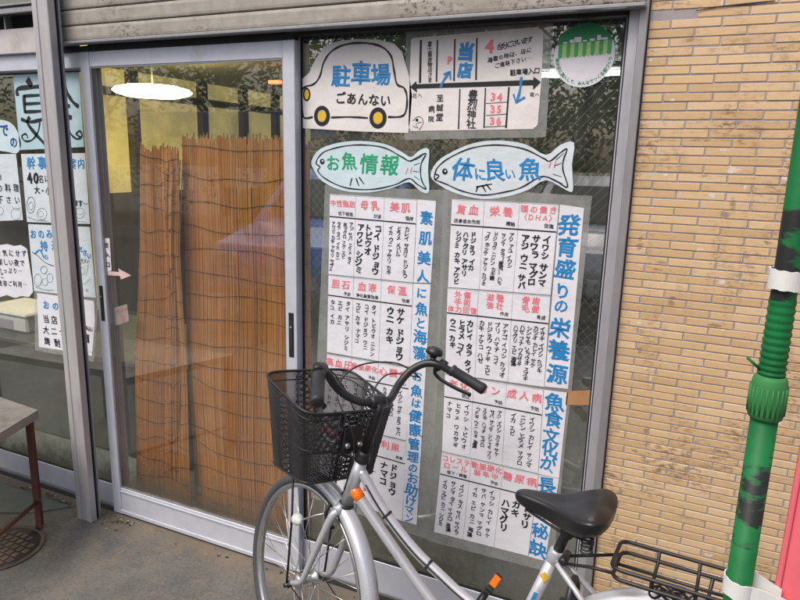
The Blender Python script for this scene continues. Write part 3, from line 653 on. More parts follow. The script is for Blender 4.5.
part(k_, 'green_stripes', M['leaf_green'], e, False); part(k2, 'pale_stripes', M['pale_green'], e, False)
k_ = MB()
for x_, w_, h_ in ((-.055, .012, .004), (-.035, .014, .009), (-.020, .020, .014), (.0, .012, .004), (.02, .014, .006), (.038, .010, .014), (.052, .02, .006)):
    zt = q.y + .033 + (x_ + .07) * .055; k_.add([(q.x + x_ - w_ / 2, Yc - .0010, zt), (q.x + x_ + w_ / 2, Yc - .0010, zt), (q.x + x_ + w_ / 2, Yc - .0010, zt + h_), (q.x + x_ - w_ / 2, Yc - .0010, zt + h_)], [(0, 1, 2, 3)])
part(k_, 'skyline', M['paper'], e, False)
k_ = MB(); ringt = '商店会に加入して、みんなでつくる街づくり'
for i, ch in enumerate(ringt):
    th = math.radians(188 + (352 - 188) * i / (len(ringt) - 1)); put(k_, ch, (q.x + r_ * .86 * math.cos(th), q.y + r_ * .87 * math.sin(th)), (1, 0), (0, 1), .0115, .02, Yc - .0008, th + PI / 2)
part(k_, 'ring_lettering', M['disc_green'], e, False)

# tape scraps on the window
M['tape'] = simple('brown_tape', (.43, .24, .11), .45, 0, .12, 30, .2)
k_ = MB(); poly(k_, [(567, 391), (592.5, 390), (591, 405), (565.5, 405)], YP); tag(k_.build('tape_patch', M['tape']), 'strip of orange brown parcel tape beside the wall jamb', 'tape')
k_ = MB(); poly(k_, [(573, 408), (580, 407.5), (586, 413), (586, 421), (583, 422), (579, 415), (574, 411)], YP); tag(k_.build('leaf_scrap', simple('leaf', (.07, .07, .05), .8)), 'dark dry leaf stuck on the glass below the brown tape', 'leaf')

# menus on the left window
YL = .0455
def menu(label, out, paper_, items, smooth=0, film_=None, doodles=(), name='menu'):
    u = sum(p[0] for p in out) / len(out); v = sum(p[1] for p in out) / len(out)
    e = poster(name, label, u, v, YL, 'menus on the left window'); e['category'] = 'menu'
    if film_: film_quad(e, film_, YL)
    part(poly(MB(), out, YL, smooth=smooth), 'paper', M[paper_], e)
    by = {}
    for (s_, a_, b_, z_, bd, c_) in items: writepx(by.setdefault(c_, MB()), s_, a_, b_, z_, YL - .0008, bd)
    for (pts, w, c_) in doodles: stroke(by.setdefault(c_, MB()), pts, w, YL)
    for c_, mb in by.items(): part(mb, {'ink': 'black_lettering', 'blue': 'blue_lettering', 'navy': 'navy_lettering', 'grey': 'pencil_drawing', 'orange': 'orange_stamp'}.get(c_, 'lettering'), M[c_], e, False)
    return e
def circ(c, r, n=9, sy=1.15): return [(c[0] + r * math.cos(2 * PI * k / n), c[1] + r * sy * math.sin(2 * PI * k / n)) for k in range(n + 1)]
menu('large light blue banner with two big brushed characters split by the post', [(13, 75), (79, 71), (84, 147), (20, 150)], 'paper_blue', [],
     doodles=[([(27, 79), (32, 86)], .028, 'ink'), ([(18, 96), (18, 89), (34, 87), (46, 86)], .018, 'ink'), ([(24, 95), (25, 113)], .018, 'ink'), ([(24, 96), (44, 95)], .012, 'ink'), ([(25, 104), (44, 103)], .012, 'ink'), ([(25, 112), (44, 111)], .013, 'ink'), ([(30, 117), (28, 124), (42, 141), (46, 144)], .016, 'ink'), ([(21, 119), (30, 122), (44, 119)], .014, 'ink'), ([(40, 122), (38, 132), (32, 140), (25, 141), (22, 136), (26, 134), (28, 138)], .008, 'ink'),
              ([(64, 84), (68, 94), (73, 102), (79, 107)], .016, 'ink'), ([(66, 106), (70, 106)], .018, 'ink'), ([(67, 117), (72, 117.5)], .02, 'ink'), ([(68, 126), (71, 134), (77, 139), (82, 136), (80, 131), (76.5, 134), (80, 137)], .009, 'ink')])
menu('small cloud-shaped pale card with navy script overlapping the blue banner', [(-12, 122), (2, 120), (12, 124), (18, 133), (21, 145), (17, 153), (8, 152), (-12, 146)], 'paper_pale', [('で', (4, 130), (4, 130), 14, .03, 'navy'), ('の', (13.5, 142), (13.5, 142), 12, .03, 'navy')], 4)
menu('pale sheet at the far left edge with faint black writing', [(-35, 154), (16, 154), (23, 220), (-30, 222)], 'paper_cool', [('８', (0, 177), (0, 177), 7, .02, 'ink'), ('名様の料理', (-16, 188), (16, 188), 8, .02, 'ink'), ('ご予約下さい', (-24, 199), (17, 200), 8, .02, 'ink')], doodles=[(circ((0, 211), 3.5), .002, 'grey'), (circ((16, 214), 5), .002, 'grey'), ([(12, 206), (16, 210), (21, 207)], .0015, 'grey')])
menu('white banquet notice with blue heading and pencil faces beside the post', [(21, 154), (85, 153), (90, 224), (27, 222)], 'paper_cool', [('幹事', (31, 163), (42, 163), 13, .02, 'blue'), ('様ご', (52, 163), (63, 163), 12, .02, 'blue'), ('案内', (72, 163.5), (81, 163.5), 11, .02, 'blue'), ('40', (29.5, 178), (36, 178), 14, .05, 'ink'), ('名に', (41, 179), (47, 179), 8, .015, 'ink'), ('大・小', (37, 190), (48, 191), 8, .03, 'ink'), ('ます…', (76, 203), (85, 203.5), 7, .03, 'ink')],
     doodles=[(circ((31, 205), 4.2, sy=1.9), .0035, 'grey'), (circ((31, 206), 2.2, sy=1.8), .002, 'ink'), (circ((42, 214), 5), .0025, 'grey'), (circ((41, 214), 2.5), .0015, 'grey'), ([(28, 217), (36, 220), (48, 221)], .003, 'grey'), (circ((80, 213), 4.5), .002, 'grey'), ([(77, 213), (80, 215), (83, 213)], .0015, 'ink'), ([(76, 221), (86, 222)], .002, 'grey')])
menu('white drinks notice with blue writing and a row of pencil faces', [(28, 224), (90, 227), (96, 298), (34, 291)], 'paper_cool', [('おのみもの', (33, 234), (66, 234), 9, .03, 'blue'), ('持込', (44, 246), (55, 246), 10, .03, 'blue'), ('ください', (76, 246), (89, 256), 6.5, .04, 'blue'), ('の', (46, 257), (46, 257), 6, .02, 'blue'), ('ください', (79, 260), (88, 261), 3.5, .02, 'ink'), ('さん', (82, 289), (87, 290), 4, .01, 'ink')],
     doodles=[([(32, 252), (38, 256), (46, 263), (54, 266)], .0035, 'ink'), ([(35, 254), (40, 250), (44, 258)], .008, 'blue'), (circ((44, 270), 3.2), .0022, 'ink'), (circ((38, 280), 3.6, sy=1.7), .0024, 'grey'), (circ((45, 282), 3), .0022, 'grey'), (circ((50, 278), 3, sy=1.5), .0024, 'grey'), ([(36, 287), (46, 290), (54, 290)], .003, 'grey'), (circ((82, 271), 3), .002, 'grey'), ([(79, 264), (88, 263), (86, 276)], .0018, 'grey'), ([(80, 280), (84, 284), (90, 279)], .0015, 'grey')])
menu('scalloped white card with cursive handwriting at the left edge', [(-30, 244), (-10, 243), (0, 245), (7, 244), (14, 246), (21, 245), (27, 249), (29, 262), (32, 280), (33, 292), (29, 297), (22, 296), (15, 298), (7, 295), (0, 297), (-25, 294)], 'paper', [('お時間を気にせず', (-20, 252), (24, 253.5), 6.5, .02, 'ink'), ('楽しい夜で', (0, 262), (22, 263), 6.5, .02, 'ink'), ('時間はたっぷり…', (-14, 270), (20, 271), 6, .02, 'ink'), ('のご', (-6, 276), (2, 276), 5.5, .02, 'ink'), ('是非ご利用…', (0, 283), (25, 284.5), 6, .02, 'ink')])
menu('lowest white notice beside the post with blue heading and torn corner', [(37, 293), (94, 301), (95, 320), (92, 356), (60, 350), (39, 347)], 'paper', [('おのみ', (46, 305), (65, 307), 9, .03, 'blue'), ('当店では', (46, 319), (71, 322), 8.5, .02, 'ink'), ('大二つも', (46, 330), (70, 334), 8, .02, 'ink'), ('焼酎は', (47, 341), (68, 345), 8, .03, 'ink'), ('（税込）', (83, 327), (93, 330), 4.5, .02, 'ink'), ('面', (86, 338), (86, 338), 9, .05, 'ink'), ('す…', (85, 350), (91, 352), 5, .02, 'ink')], film_=((34, 289), (98, 297), (94, 362), (35, 350)))

# entrance tag + arrow, inner sticker on the door glass
YD = .0125
e = empty('entrance_sign', tuple(at(107, 255, YD)), 'narrow white strip with three black characters beside the left door handle', 'sign')
part(poly(MB(), [(102.5, 238.5), (109.5, 238), (111.5, 270.5), (105, 272)], YD), 'paper', M['paper'], e)
k_ = MB(); writepx(k_, '出入口', (106.5, 245), (108, 264.5), 5.6, YD - .0008, .04); part(k_, 'lettering', M['ink'], e, False)
k_ = MB(); poly(k_, [(105.5, 271), (119, 272), (118, 268.5), (131, 275.5), (121, 279.5), (120, 276), (106.5, 275)], YD)
tag(k_.build('arrow_sticker', simple('pale_pink', (.72, .52, .50), .5, 0, .05)), 'pale pink arrow sticker pointing right on the door glass', 'sticker')
e = empty('shop_sticker', tuple(at(121, 316, .03)), 'small pale sticker with red writing inside the door glass', 'sticker')
part(poly(MB(), [(113, 308), (127, 304), (129, 321), (115, 326)], .03), 'paper', simple('aged_paper', (.42, .41, .36), .6), e)
k_ = MB(); writepx(k_, '加盟店', (118, 311.5), (126, 309), 3.6, .029, .02); writepx(k_, '8', (122.5, 318), (122.5, 318), 10, .029, .04); part(k_, 'red_lettering', M['red'], e, False)

# ------------------------------------------------------------------ bamboo screens behind the door
def reed_mat():
    m, t, p = nt('bamboo_reed'); geo = N(t, 'ShaderNodeNewGeometry'); rnd = geo.outputs['Random Per Island']
    c = ramp(t, rnd, [(0, (.32, .12, .028)), (.25, (.50, .195, .046)), (.65, (.62, .265, .066)), (1, (.72, .36, .11))])
    n = noise(t, coords(t, (60, 1, 2.5)), 4, 6, .7); c = mix(t, .5, c, ramp(t, n, [(.3, (.34, .135, .04)), (.6, (.58, .27, .085)), (.8, (.68, .38, .145))]))
    nb = noise(t, coords(t, (9, 1, .3)), 1.6, 3, .5); c = mix(t, ramp(t, nb, [(.45, g3(0)), (.7, g3(.4))]), c, (.68, .38, .14)); nn = noise(t, coords(t, (1, 1, .6)), 3.2, 5, .6); c = mix(t, ramp(t, nn, [(.5, g3(0)), (.75, g3(.5))]), c, (.24, .10, .04))
    t.links.new(c, p.inputs['Base Color']); p.inputs['Roughness'].default_value = .45; return m
M['reed'] = reed_mat(); M['cord'] = simple('cord', (.07, .035, .02), .8)
def blind(label, Xa_top, Xb_top, Xa_bot, Xb_bot, Y, ztop, zbot, seed, ragged=True):
    rnd = random.Random(seed); e = empty('bamboo_screen', ((Xa_bot + Xb_bot) / 2, Y, zbot), label, 'bamboo screen', 'bamboo screens behind the door')
    W = Xb_bot - Xa_bot; n = int(W / .0052); mb = MB()
    def pos(s, t):  # s across, t 0 bottom..1 top
        x = (Xa_bot + (Xb_bot - Xa_bot) * s) * (1 - t) + (Xa_top + (Xb_top - Xa_top) * s) * t
        y = Y + .012 * math.sin(s * 9 + seed) + .008 * math.sin(s * 4.1 + t * 5 + seed) + .005 * math.sin(t * 11 + s * 3)
        return x, y
    for i in range(n):
        s = (i + .5) / n; w = .0029 * rnd.uniform(.85, 1.12); zt = ztop + rnd.gauss(0, .010) + (rnd.random() < .15) * -.02; zb = zbot + rnd.gauss(0, .01); dy = rnd.gauss(0, .0012); ph = rnd.uniform(0, 6)
        vs = []; K = 9
        for k in range(K):
            t = k / (K - 1); x, y = pos(s, t); x += .0011 * math.sin(t * 7 + ph); z = zb + (zt - zb) * t
            vs += [(x - w, y + dy + .0012, z), (x - w * .4, y + dy - .0016, z), (x + w * .4, y + dy - .0016, z), (x + w, y + dy + .0012, z)]
        fs = [(k * 4 + j, k * 4 + j + 1, k * 4 + j + 5, k * 4 + j + 4) for k in range(K - 1) for j in range(3)]
        mb.add(vs, fs, False)
    part(mb, 'reeds', M['reed'], e, False)
    H = ztop - zbot; nz = 17
    for j in range(nz):
        zc = zbot + H * (j + .5) / nz + rnd.gauss(0, .008); pts = []
        a1, a2, p1, p2 = rnd.uniform(.005, .016), rnd.uniform(.002, .006), rnd.uniform(0, 6), rnd.uniform(0, 6)
        for k in range(41):
            s = k / 40; t = (zc - zbot) / H; x, y = pos(s, t); pts.append((x, y - .0036, zc + a1 * math.sin(s * 5 + p1) + a2 * math.sin(s * 15 + p2)))
        part(MB().tube(pts, .0013, 5), 'binding_cord', M['cord'], e)
    return e
blind('narrow bamboo screen hanging at the left of the door glass', -2.12, -1.905, -2.275, -1.935, .10, 1.655, .03, 3)
blind('wide bamboo screen covering most of the door glass', -1.925, -1.30, -1.955, -1.30, .125, 1.70, .03, 8)
blind('loose strip of bamboo overlapping the joint of the two screens', -1.965, -1.90, -2.055, -1.985, .088, 1.60, .20, 5)

# ------------------------------------------------------------------ interior
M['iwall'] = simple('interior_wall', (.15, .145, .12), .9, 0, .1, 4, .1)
M['shoji'] = simple('glow_added_panel', (.50, .41, .15), .8, 0, .35, 2.2, .05, dirt=(.30, .25, .09), dsc=1.6, dth=(.45, .65)); _p = M['shoji'].node_tree.nodes['Principled BSDF']; M['shoji'].node_tree.links.new(_p.inputs['Base Color'].links[0].from_socket, _p.inputs['Emission Color']); _p.inputs['Emission Strength'].default_value = .38  # added panel glow stands in for lamplight; cloudy colour makes it uneven
M['wood'] = simple('dark_wood', (.045, .032, .024), .5, 0, .3, 20, .1, stretch=(1, 1, .2))
rm = empty('shop_interior', (-3, 2.5, 0), 'dim interior walls and ceiling of the shop seen through the glass', 'room')
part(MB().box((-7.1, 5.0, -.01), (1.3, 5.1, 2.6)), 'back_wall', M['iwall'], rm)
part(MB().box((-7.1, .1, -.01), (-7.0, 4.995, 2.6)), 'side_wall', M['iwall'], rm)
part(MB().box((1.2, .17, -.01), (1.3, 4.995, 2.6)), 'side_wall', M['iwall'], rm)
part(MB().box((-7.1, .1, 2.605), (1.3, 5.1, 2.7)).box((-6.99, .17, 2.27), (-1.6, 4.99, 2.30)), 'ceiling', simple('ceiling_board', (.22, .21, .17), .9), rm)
pt = empty('lattice_partition', (-4.3, 2.5, 0), 'yellowish shoji partition with dark wooden posts and an added glow', 'partition')
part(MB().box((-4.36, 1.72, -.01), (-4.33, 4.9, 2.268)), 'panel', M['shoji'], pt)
part(MB().box((-4.33, 1.72, 2.06), (-4.27, 4.9, 2.12)), 'cross_rail', M['wood'], pt)
part(MB().box((-4.329, 1.72, 0), (-4.31, 4.9, 1.3)), 'lower_panel', M['wood'], pt)
for y in (1.73, 2.12, 2.95, 3.55, 4.1, 4.6): part(MB().box((-4.335, y, 0), (-4.26, y + .075, 2.267)), 'post', M['wood'], pt)
lp = empty('pendant_lamp', (-3.4, 1.45, 2.6), 'glowing round fluorescent pendant lamp behind the upper door glass', 'lamp')
part(MB().lathe([(.02, 0), (.17, .010), (.235, .028), (.255, .045), (.235, .062), (.17, .078), (.04, .086)], (-3.42, 1.50, 1.985), (0, 0, 1), 32), 'lamp_shade', emis('lamp_glow', (1, .84, .40), 24), lp)
part(MB().tube([(-3.42, 1.50, 2.071), (-3.42, 1.50, 2.272)], .006, 8), 'cord', M['black'], lp)
tb = empty('tube_lamp', (-.6, 1.6, 2.12), 'lit white fluorescent tube seen behind the round sticker', 'lamp')
part(MB().tube([(-.62, .38, 1.93), (-.20, .38, 1.93)], .0085, 12), 'tube', emis('tube_glow', (.95, 1, .95), 7), tb)
part(MB().box((-.63, .365, 1.945), (-.19, .395, 1.965), .004), 'housing', M['alu_door'], tb)
rl = empty('signal_lamp', tuple(at(275, 82, 2.2)), 'tiny red lamp glowing in the dark behind the door glass', 'lamp')
q = at(275, 82, 2.2); part(MB().box(q - V((.05, .02, .012)), q + V((.05, .02, .012)), .004), 'lens', emis('red_glow', (1, .12, .04), 3), rl); part(MB().box(q + V((-.07, .021, -.02)), q + V((.07, .05, .02))), 'housing', M['black'], rl)
# beige curtain behind wired window + counter + crates
M['curtain'] = simple('curtain', (.50, .50, .45), .9, 0, .08, 3, .05)
ct = MB(); vs = []; n = 60
for i in range(n + 1):
    x = -1.42 + 1.3 * i / n; y = .42 + .012 * math.sin(i * 1.15) + .005 * math.sin(i * 2.7)
    vs += [(x, y, 1.925 + .004 * math.sin(i)), (x, y, 2.5)]
ct.add(vs, [(2 * i, 2 * i + 2, 2 * i + 3, 2 * i + 1) for i in range(n)], True)
tag(ct.build('curtain', M['curtain'], None, False), 'short beige curtain hanging at the top behind the wired window', 'curtain')
ct = MB(); vs = []
for i in range(n + 1):
    x = -1.42 + .36 * i / n; y = .26 + .008 * math.sin(i * .8)
    vs += [(x, y, .25 + .004 * math.sin(i)), (x, y, 1.12)]
ct.add(vs, [(2 * i, 2 * i + 2, 2 * i + 3, 2 * i + 1) for i in range(n)], True)
tag(ct.build('cloth_panel', simple('pale_cloth', (.40, .44, .40), .9), None, False), 'pale greenish cloth hanging inside beside the left table poster', 'cloth')
sb = empty('display_shelf', (-.35, .16, 0), 'pale board with dark trays just inside the right edge of the glass', 'shelf')
part(MB().box((-.62, .185, 0), (0.1, .20, 1.27)), 'back_board', simple('grey_board', (.50, .50, .46), .8, 0, .15, 5, .1, dirt=(.26, .25, .22), dsc=4), sb)
for z in (1.06, 1.20): part(MB().box((-.60, .09, z), (.06, .184, z + .015), .003), 'shelf_board', M['wood'], sb)
for x, z in ((-.40, 1.216), (-.27, 1.216), (-.34, 1.076)): part(MB().box((x, .10, z), (x + .10, .17, z + .06), .006), 'tray', M['dark'], sb)
cn = empty('counter', (-3.2, .75, 0), 'dark low counter inside the left window', 'counter')
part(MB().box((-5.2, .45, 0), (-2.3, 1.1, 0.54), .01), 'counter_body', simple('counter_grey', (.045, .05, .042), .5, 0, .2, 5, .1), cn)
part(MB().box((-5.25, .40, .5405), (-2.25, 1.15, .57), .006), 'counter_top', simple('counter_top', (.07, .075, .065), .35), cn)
bx = empty('foam_box', (-3.7, .6, .57), 'white foam box standing on the counter behind the left window', 'box')
part(MB().box((-3.92, .5, .571), (-3.50, .8, .665), .012), 'box_body', simple('foam', (.62, .62, .60), .8), bx)
part(MB().box((-3.93, .49, .6655), (-3.49, .81, .69), .010), 'lid', simple('foam_lid', (.66, .66, .64), .8), bx)
part(MB().box((-3.86, .4975, .585), (-3.62, .4995, .64)), 'paper_label', simple('label_grey', (.32, .32, .34), .7), bx)

# ------------------------------------------------------------------ bench, manhole, debris
c0 = gnd(38, 409, .55); 
bn = empty('metal_bench', (-2.6, -.2, 0), 'low metal topped work bench with rusty red legs at the left edge', 'bench')
A = gnd(38, 410, .55); Bk = gnd(0, 397, .55); Fr = gnd(0, 433, .55)
db = (Bk - A).normalized(); df = (Fr - A).normalized()
P0 = A; P1 = A + db * 1.0; P3 = A + df * .62; P2 = P1 + df * .62
tp = MB()
def slab(mb, Q, z0, z1): 
    vs = [(q.x, q.y, z0) for q in Q] + [(q.x, q.y, z1) for q in Q]; mb.add(vs, [(3, 2, 1, 0), (4, 5, 6, 7), (0, 1, 5, 4), (1, 2, 6, 5), (2, 3, 7, 6), (3, 0, 4, 7)]); return mb
part(slab(tp, [P0, P1, P2, P3], .547, .55), 'bench_top', simple('bench_steel', (.30, .28, .25), .4, .4, .25, 7, .2, .002, dirt=(.16, .13, .10), dsc=6, dth=(.5, .7)), bn)
M['zinc'] = simple('zinc_edge', (.34, .33, .32), .45, .5, .2, 14, .2)
rim = MB()
for a_, b_ in ((P0, P1), (P1, P2), (P2, P3), (P3, P0)): 
    _d = (b_ - a_).normalized(); _n = V((-_d.y, _d.x, 0)) * .003
    rim.add([(a_.x, a_.y, .513), (b_.x, b_.y, .513), (b_.x, b_.y, .5465), (a_.x, a_.y, .5465), (a_.x + _n.x, a_.y + _n.y, .513), (b_.x + _n.x, b_.y + _n.y, .513), (b_.x + _n.x, b_.y + _n.y, .5465), (a_.x + _n.x, a_.y + _n.y, .5465)], [(0, 1, 2, 3), (7, 6, 5, 4), (0, 4, 5, 1), (3, 2, 6, 7), (0, 3, 7, 4), (1, 5, 6, 2)])
part(rim, 'edge_band', M['zinc'], bn)
M['rustred'] = simple('rust_red', (.13, .045, .035), .7, 0, .25, 20, .3, dirt=(.10, .05, .03), dsc=18)
for q in (P0 + (P2 - P0).normalized() * .03, P1 + (P3 - P1).normalized() * .03, P2 + (P0 - P2).normalized() * .03, P3 + (P1 - P3).normalized() * .03):
    part(MB().box((q.x - .018, q.y - .018, 0), (q.x + .018, q.y - .013, .508)).box((q.x - .018, q.y - .0128, 0), (q.x - .013, q.y + .018, .508)), 'leg', M['rustred'], bn)
q0 = P0 + (P2 - P0).normalized() * .03; q1 = P1 + (P3 - P1).normalized() * .03; q3 = P3 + (P1 - P3).normalized() * .03
part(MB().tube([(q0.x, q0.y, .13), (q3.x, q3.y, .13)], .009, 8), 'brace', M['rustred'], bn)

mc = V((-2.50, -.42, 0)); mh = empty('manhole_cover', (mc.x, mc.y, 0), 'round rusty iron manhole cover with grid pattern in the ground', 'manhole cover')
M['iron'] = simple('rusty_iron', (.085, .066, .052), .6, .3, .35, 40, .5, .002, dirt=(.16, .10, .06), dsc=14, dth=(.5, .65))
rr = .15
part(MB().lathe([(rr + .02, .001), (rr + .02, .007), (rr + .004, .007), (rr + .004, .001)], (mc.x, mc.y, 0), (0, 0, 1), 48, False), 'outer_ring', M['iron'], mh)
part(MB().lathe([(.001, .0045), (rr, .0045), (rr, .001)], (mc.x, mc.y, 0), (0, 0, 1), 48, False), 'plate', simple('iron_dark', (.045, .038, .032), .7, .2, .3, 30, .4), mh)
g_ = MB(); s_ = .034; k = int(rr / s_) + 1
for i in range(-k, k + 1):
    for j in range(-k, k + 1):
        x, y = i * s_ + (j % 2) * s_ / 2, j * s_
        if math.hypot(x, y) < rr - .022:
            hw = s_ / 2 - .0045; g_.box((mc.x + x - hw, mc.y + y - hw, .0047), (mc.x + x + hw, mc.y + y + hw, .0085), .002)
part(g_, 'raised_pattern', M['iron'], mh)
# fallen bits along the sill
def litter_mat():
    m, t, p = nt('litter'); geo = N(t, 'ShaderNodeNewGeometry'); t.links.new(ramp(t, geo.outputs['Random Per Island'], [(0, (.02, .016, .012)), (.45, (.09, .06, .035)), (.75, (.22, .17, .11)), (1, (.55, .52, .46))]), p.inputs['Base Color']); p.inputs['Roughness'].default_value = .9; return m
db_ = MB(); rd = random.Random(4)
for i in range(420):
    if i < 300: x = rd.uniform(-2.9, -2.15) if i < 240 else rd.uniform(-2.15, -.3); y = -.02 - abs(rd.gauss(0, .035))
    else: x = rd.uniform(-2.6, -.8); y = rd.uniform(-1.1, -.05)
    s_ = rd.uniform(.002, .009) if i < 300 else rd.uniform(.001, .003); a_ = rd.uniform(0, 6); zz = rd.uniform(.001, .004)
    db_.add([(x + s_ * math.cos(a_), y + s_ * math.sin(a_), zz), (x - s_ * .6 * math.sin(a_), y + s_ * .6 * math.cos(a_), zz + s_ * .5), (x - s_ * math.cos(a_), y - s_ * math.sin(a_), zz + .001), (x + s_ * .5 * math.sin(a_), y - s_ * .5 * math.cos(a_), zz)], [(0, 1, 2, 3)])
tag(db_.build('leaf_litter', litter_mat(), None, False), 'tiny dry leaves and grit along the sill', 'litter', kind='stuff')

# ------------------------------------------------------------------ bicycle
M['silver'] = simple('silver_paint', (.55, .56, .59), .30, .4, .02, 6, 0, dirt=(.30, .29, .27), dsc=22, dth=(.60, .78))
M['chrome'] = simple('worn_chrome', (.55, .55, .54), .3, .9, .05, 12, 0)
M['bblack'] = simple('satin_black', (.016, .016, .018), .42, 0, .15, 60, .05)
M['grip'] = simple('grip_rubber', (.02, .021, .024), .55, 0, .15, 90, .1)
M['tyre'] = simple('tyre_grey', (.055, .058, .065), .75, 0, .15, 40, .2)
M['saddle'] = simple('saddle_vinyl', (.013, .013, .015), .33, 0, .15, 400, .25, .0006)
M['reflo'] = simple('orange_reflector', (.95, .20, .01), .25, 0, .1, 100, .1); M['lens'] = simple('clear_lens', (.62, .66, .62), .12)
BX, BY, PHI, ROLL = -1.009, -.439, .069, .048
bike = empty('bicycle', (BX, BY, 0), 'silver city bicycle with black wire basket parked before the posters', 'bicycle', rot=(ROLL, 0, PI - PHI))
RW = .33; hang = 1.267; rake = .059
AX = V((-math.cos(hang), 0, math.sin(hang))); FW = V((math.sin(hang), 0, math.cos(hang)))
HUB = V((0, 0, RW)); BASE = HUB - FW * rake
HB = BASE + AX * ((.647 - BASE.z) / AX.z); HT = HB + AX * .148; STM = HT + AX * .187 + FW * .02
SM = Matrix.Rotation(-.395, 3, AX)
def st_(q): q = V(q); return BASE + SM @ (q - BASE)
def bp(mb, name, mat, par=bike, steer=False, recalc=True):
    if steer: mb.v = [tuple(st_(v)) for v in mb.v]
    return mb.build(name, mat, par, recalc)
def wheel(c, steer):
    w = bp(MB().lathe([(.288, -.012), (.299, -.0135), (.301, -.008), (.293, -.006), (.289, 0), (.293, .006), (.301, .008), (.299, .0135), (.288, .012), (.284, 0), (.288, -.012)], c, (0, 1, 0), 72, False), 'wheel', M['chrome'], steer=steer)
    prof = [(.3125 + .0175 * math.cos(a), .0175 * math.sin(a)) for a in [2 * PI * k / 14 for k in range(15)]]
    # world-lathe about the axle
    mb = MB(); bp(mb.lathe(prof, c, (0, 1, 0), 72, False), 'tyre', M['tyre'], w, steer)
    bp(MB().lathe([(.006, -.06), (.006, -.04), (.016, -.038), (.024, -.034), (.024, -.028), (.013, -.024), (.013, .024), (.024, .028), (.024, .034), (.016, .038), (.006, .04), (.006, .06)], c, (0, 1, 0), 20), 'hub', M['chrome'], w, steer)
    c = V(c)
    for k in range(36):
        side = 1 if k % 2 else -1; a = 2 * PI * k / 36; b = a + (1 if (k // 2) % 2 else -1) * math.radians(62)
        p0 = c + V((.022 * math.cos(b), side * .030, .022 * math.sin(b))); p1 = c + V((.289 * math.cos(a), side * .003, .289 * math.sin(a)))
        bp(MB().tube([p0, p1], .0011, 5), 'spoke', M['chrome'], w, steer)
    return w
w1 = wheel(HUB, True)
def arc(c, r, a0, a1, n, y=0): return [V((c[0] + r * math.cos(math.radians(a0 + (a1 - a0) * k / n)), y, c[2] + r * math.sin(math.radians(a0 + (a1 - a0) * k / n)))) for k in range(n + 1)]
def fender(c, a0, a1, n, w=.027):
    mb = MB(); prof = [(-w, -.014), (-w * .98, -.004), (-w * .75, .007), (-w * .35, .012), (0, .0135), (w * .35, .012), (w * .75, .007), (w * .98, -.004), (w, -.014)]
    prof2 = prof + [(x * .95, z - .0015) for x, z in prof[::-1]]
    m = len(prof2); vs = []
    for k in range(n + 1):
        a = math.radians(a0 + (a1 - a0) * k / n); tp_ = min(1, (min(k, n - k) + 1.2) / 3)
        for x, z in prof2: r = .340 + z; vs.append((c[0] + r * math.cos(a), x * (.72 + .28 * tp_), c[2] + r * math.sin(a)))
    fs = [(k * m + j, k * m + (j + 1) % m, (k + 1) * m + (j + 1) % m, (k + 1) * m + j) for k in range(n) for j in range(m)]
    fs += [tuple(range(m)), tuple(n * m + j for j in range(m))]
    return mb.add(vs, fs, True)
bp(fender(HUB, 86, 215, 40), 'fender', M['silver'], steer=True)
bp(MB().tube([HUB + V((-.005, .062, 0)), HUB + V((-.19, .05, -.05)), HUB + V((-.322, .026, -.112))], .0022, 6).tube([HUB + V((-.005, -.062, 0)), HUB + V((-.19, -.05, -.05)), HUB + V((-.322, -.026, -.112))], .0022, 6), 'fender_stay', M['bblack'], steer=True)
CR = HB - AX * .022
for sd in (1, -1):
    pts = smooth_path([CR + V((0, .018 * sd, .0)), CR - AX * .02 + V((0, .038 * sd, 0)), CR - AX * .09 + V((.002, .047 * sd, 0)), BASE + AX * .12 + V((.006, .053 * sd, 0)) + FW * .004, BASE + AX * .05 + FW * .018 + V((0, .055 * sd, 0)), HUB + V((0, .056 * sd, .004))], 5)
    m = len(pts); bp(MB().tube(pts, [.0135 - .006 * k / (m - 1) for k in range(m)], 12), 'fork_blade', M['silver'], steer=True)
    bp(MB().lathe([(.010, .056), (.011, .058), (.011, .066), (.007, .068), (.007, .078)] if sd > 0 else [(.010, -.056), (.011, -.058), (.011, -.066), (.007, -.068), (.007, -.078)], HUB, (0, 1, 0), 12), 'axle_nut', M['bblack'], steer=True)
bp(MB().tube([CR + V((0, -.032, -.004)), CR + V((0, -.016, .006)), CR + V((0, .016, .006)), CR + V((0, .032, -.004))], .0165, 12), 'fork_crown', M['silver'], steer=True)
bp(MB().tube([HB, HT], .0185, 20), 'head_tube', M['silver'])
bp(MB().lathe([(.019, -.022), (.023, -.02), (.024, -.006), (.0205, 0)], HB, AX, 20), 'headset', M['bblack']); bp(MB().lathe([(.0205, 0), (.024, .004), (.024, .012), (.019, .02), (.019, .026), (.015, .034)], HT, AX, 20), 'headset', M['bblack'])
stp = HT + AX * .187
bp(MB().tube([HT + AX * .03, stp - AX * .02, stp + FW * .006], [.0125, .0125, .014], 16), 'stem', M['bblack'], steer=True)
bp(MB().lathe([(.016, -.026), (.0195, -.018), (.0195, .018), (.016, .026)], STM, (0, 1, 0), 18).tube([stp - AX * .01, STM], .015, 12), 'bar_clamp', M['bblack'], steer=True)
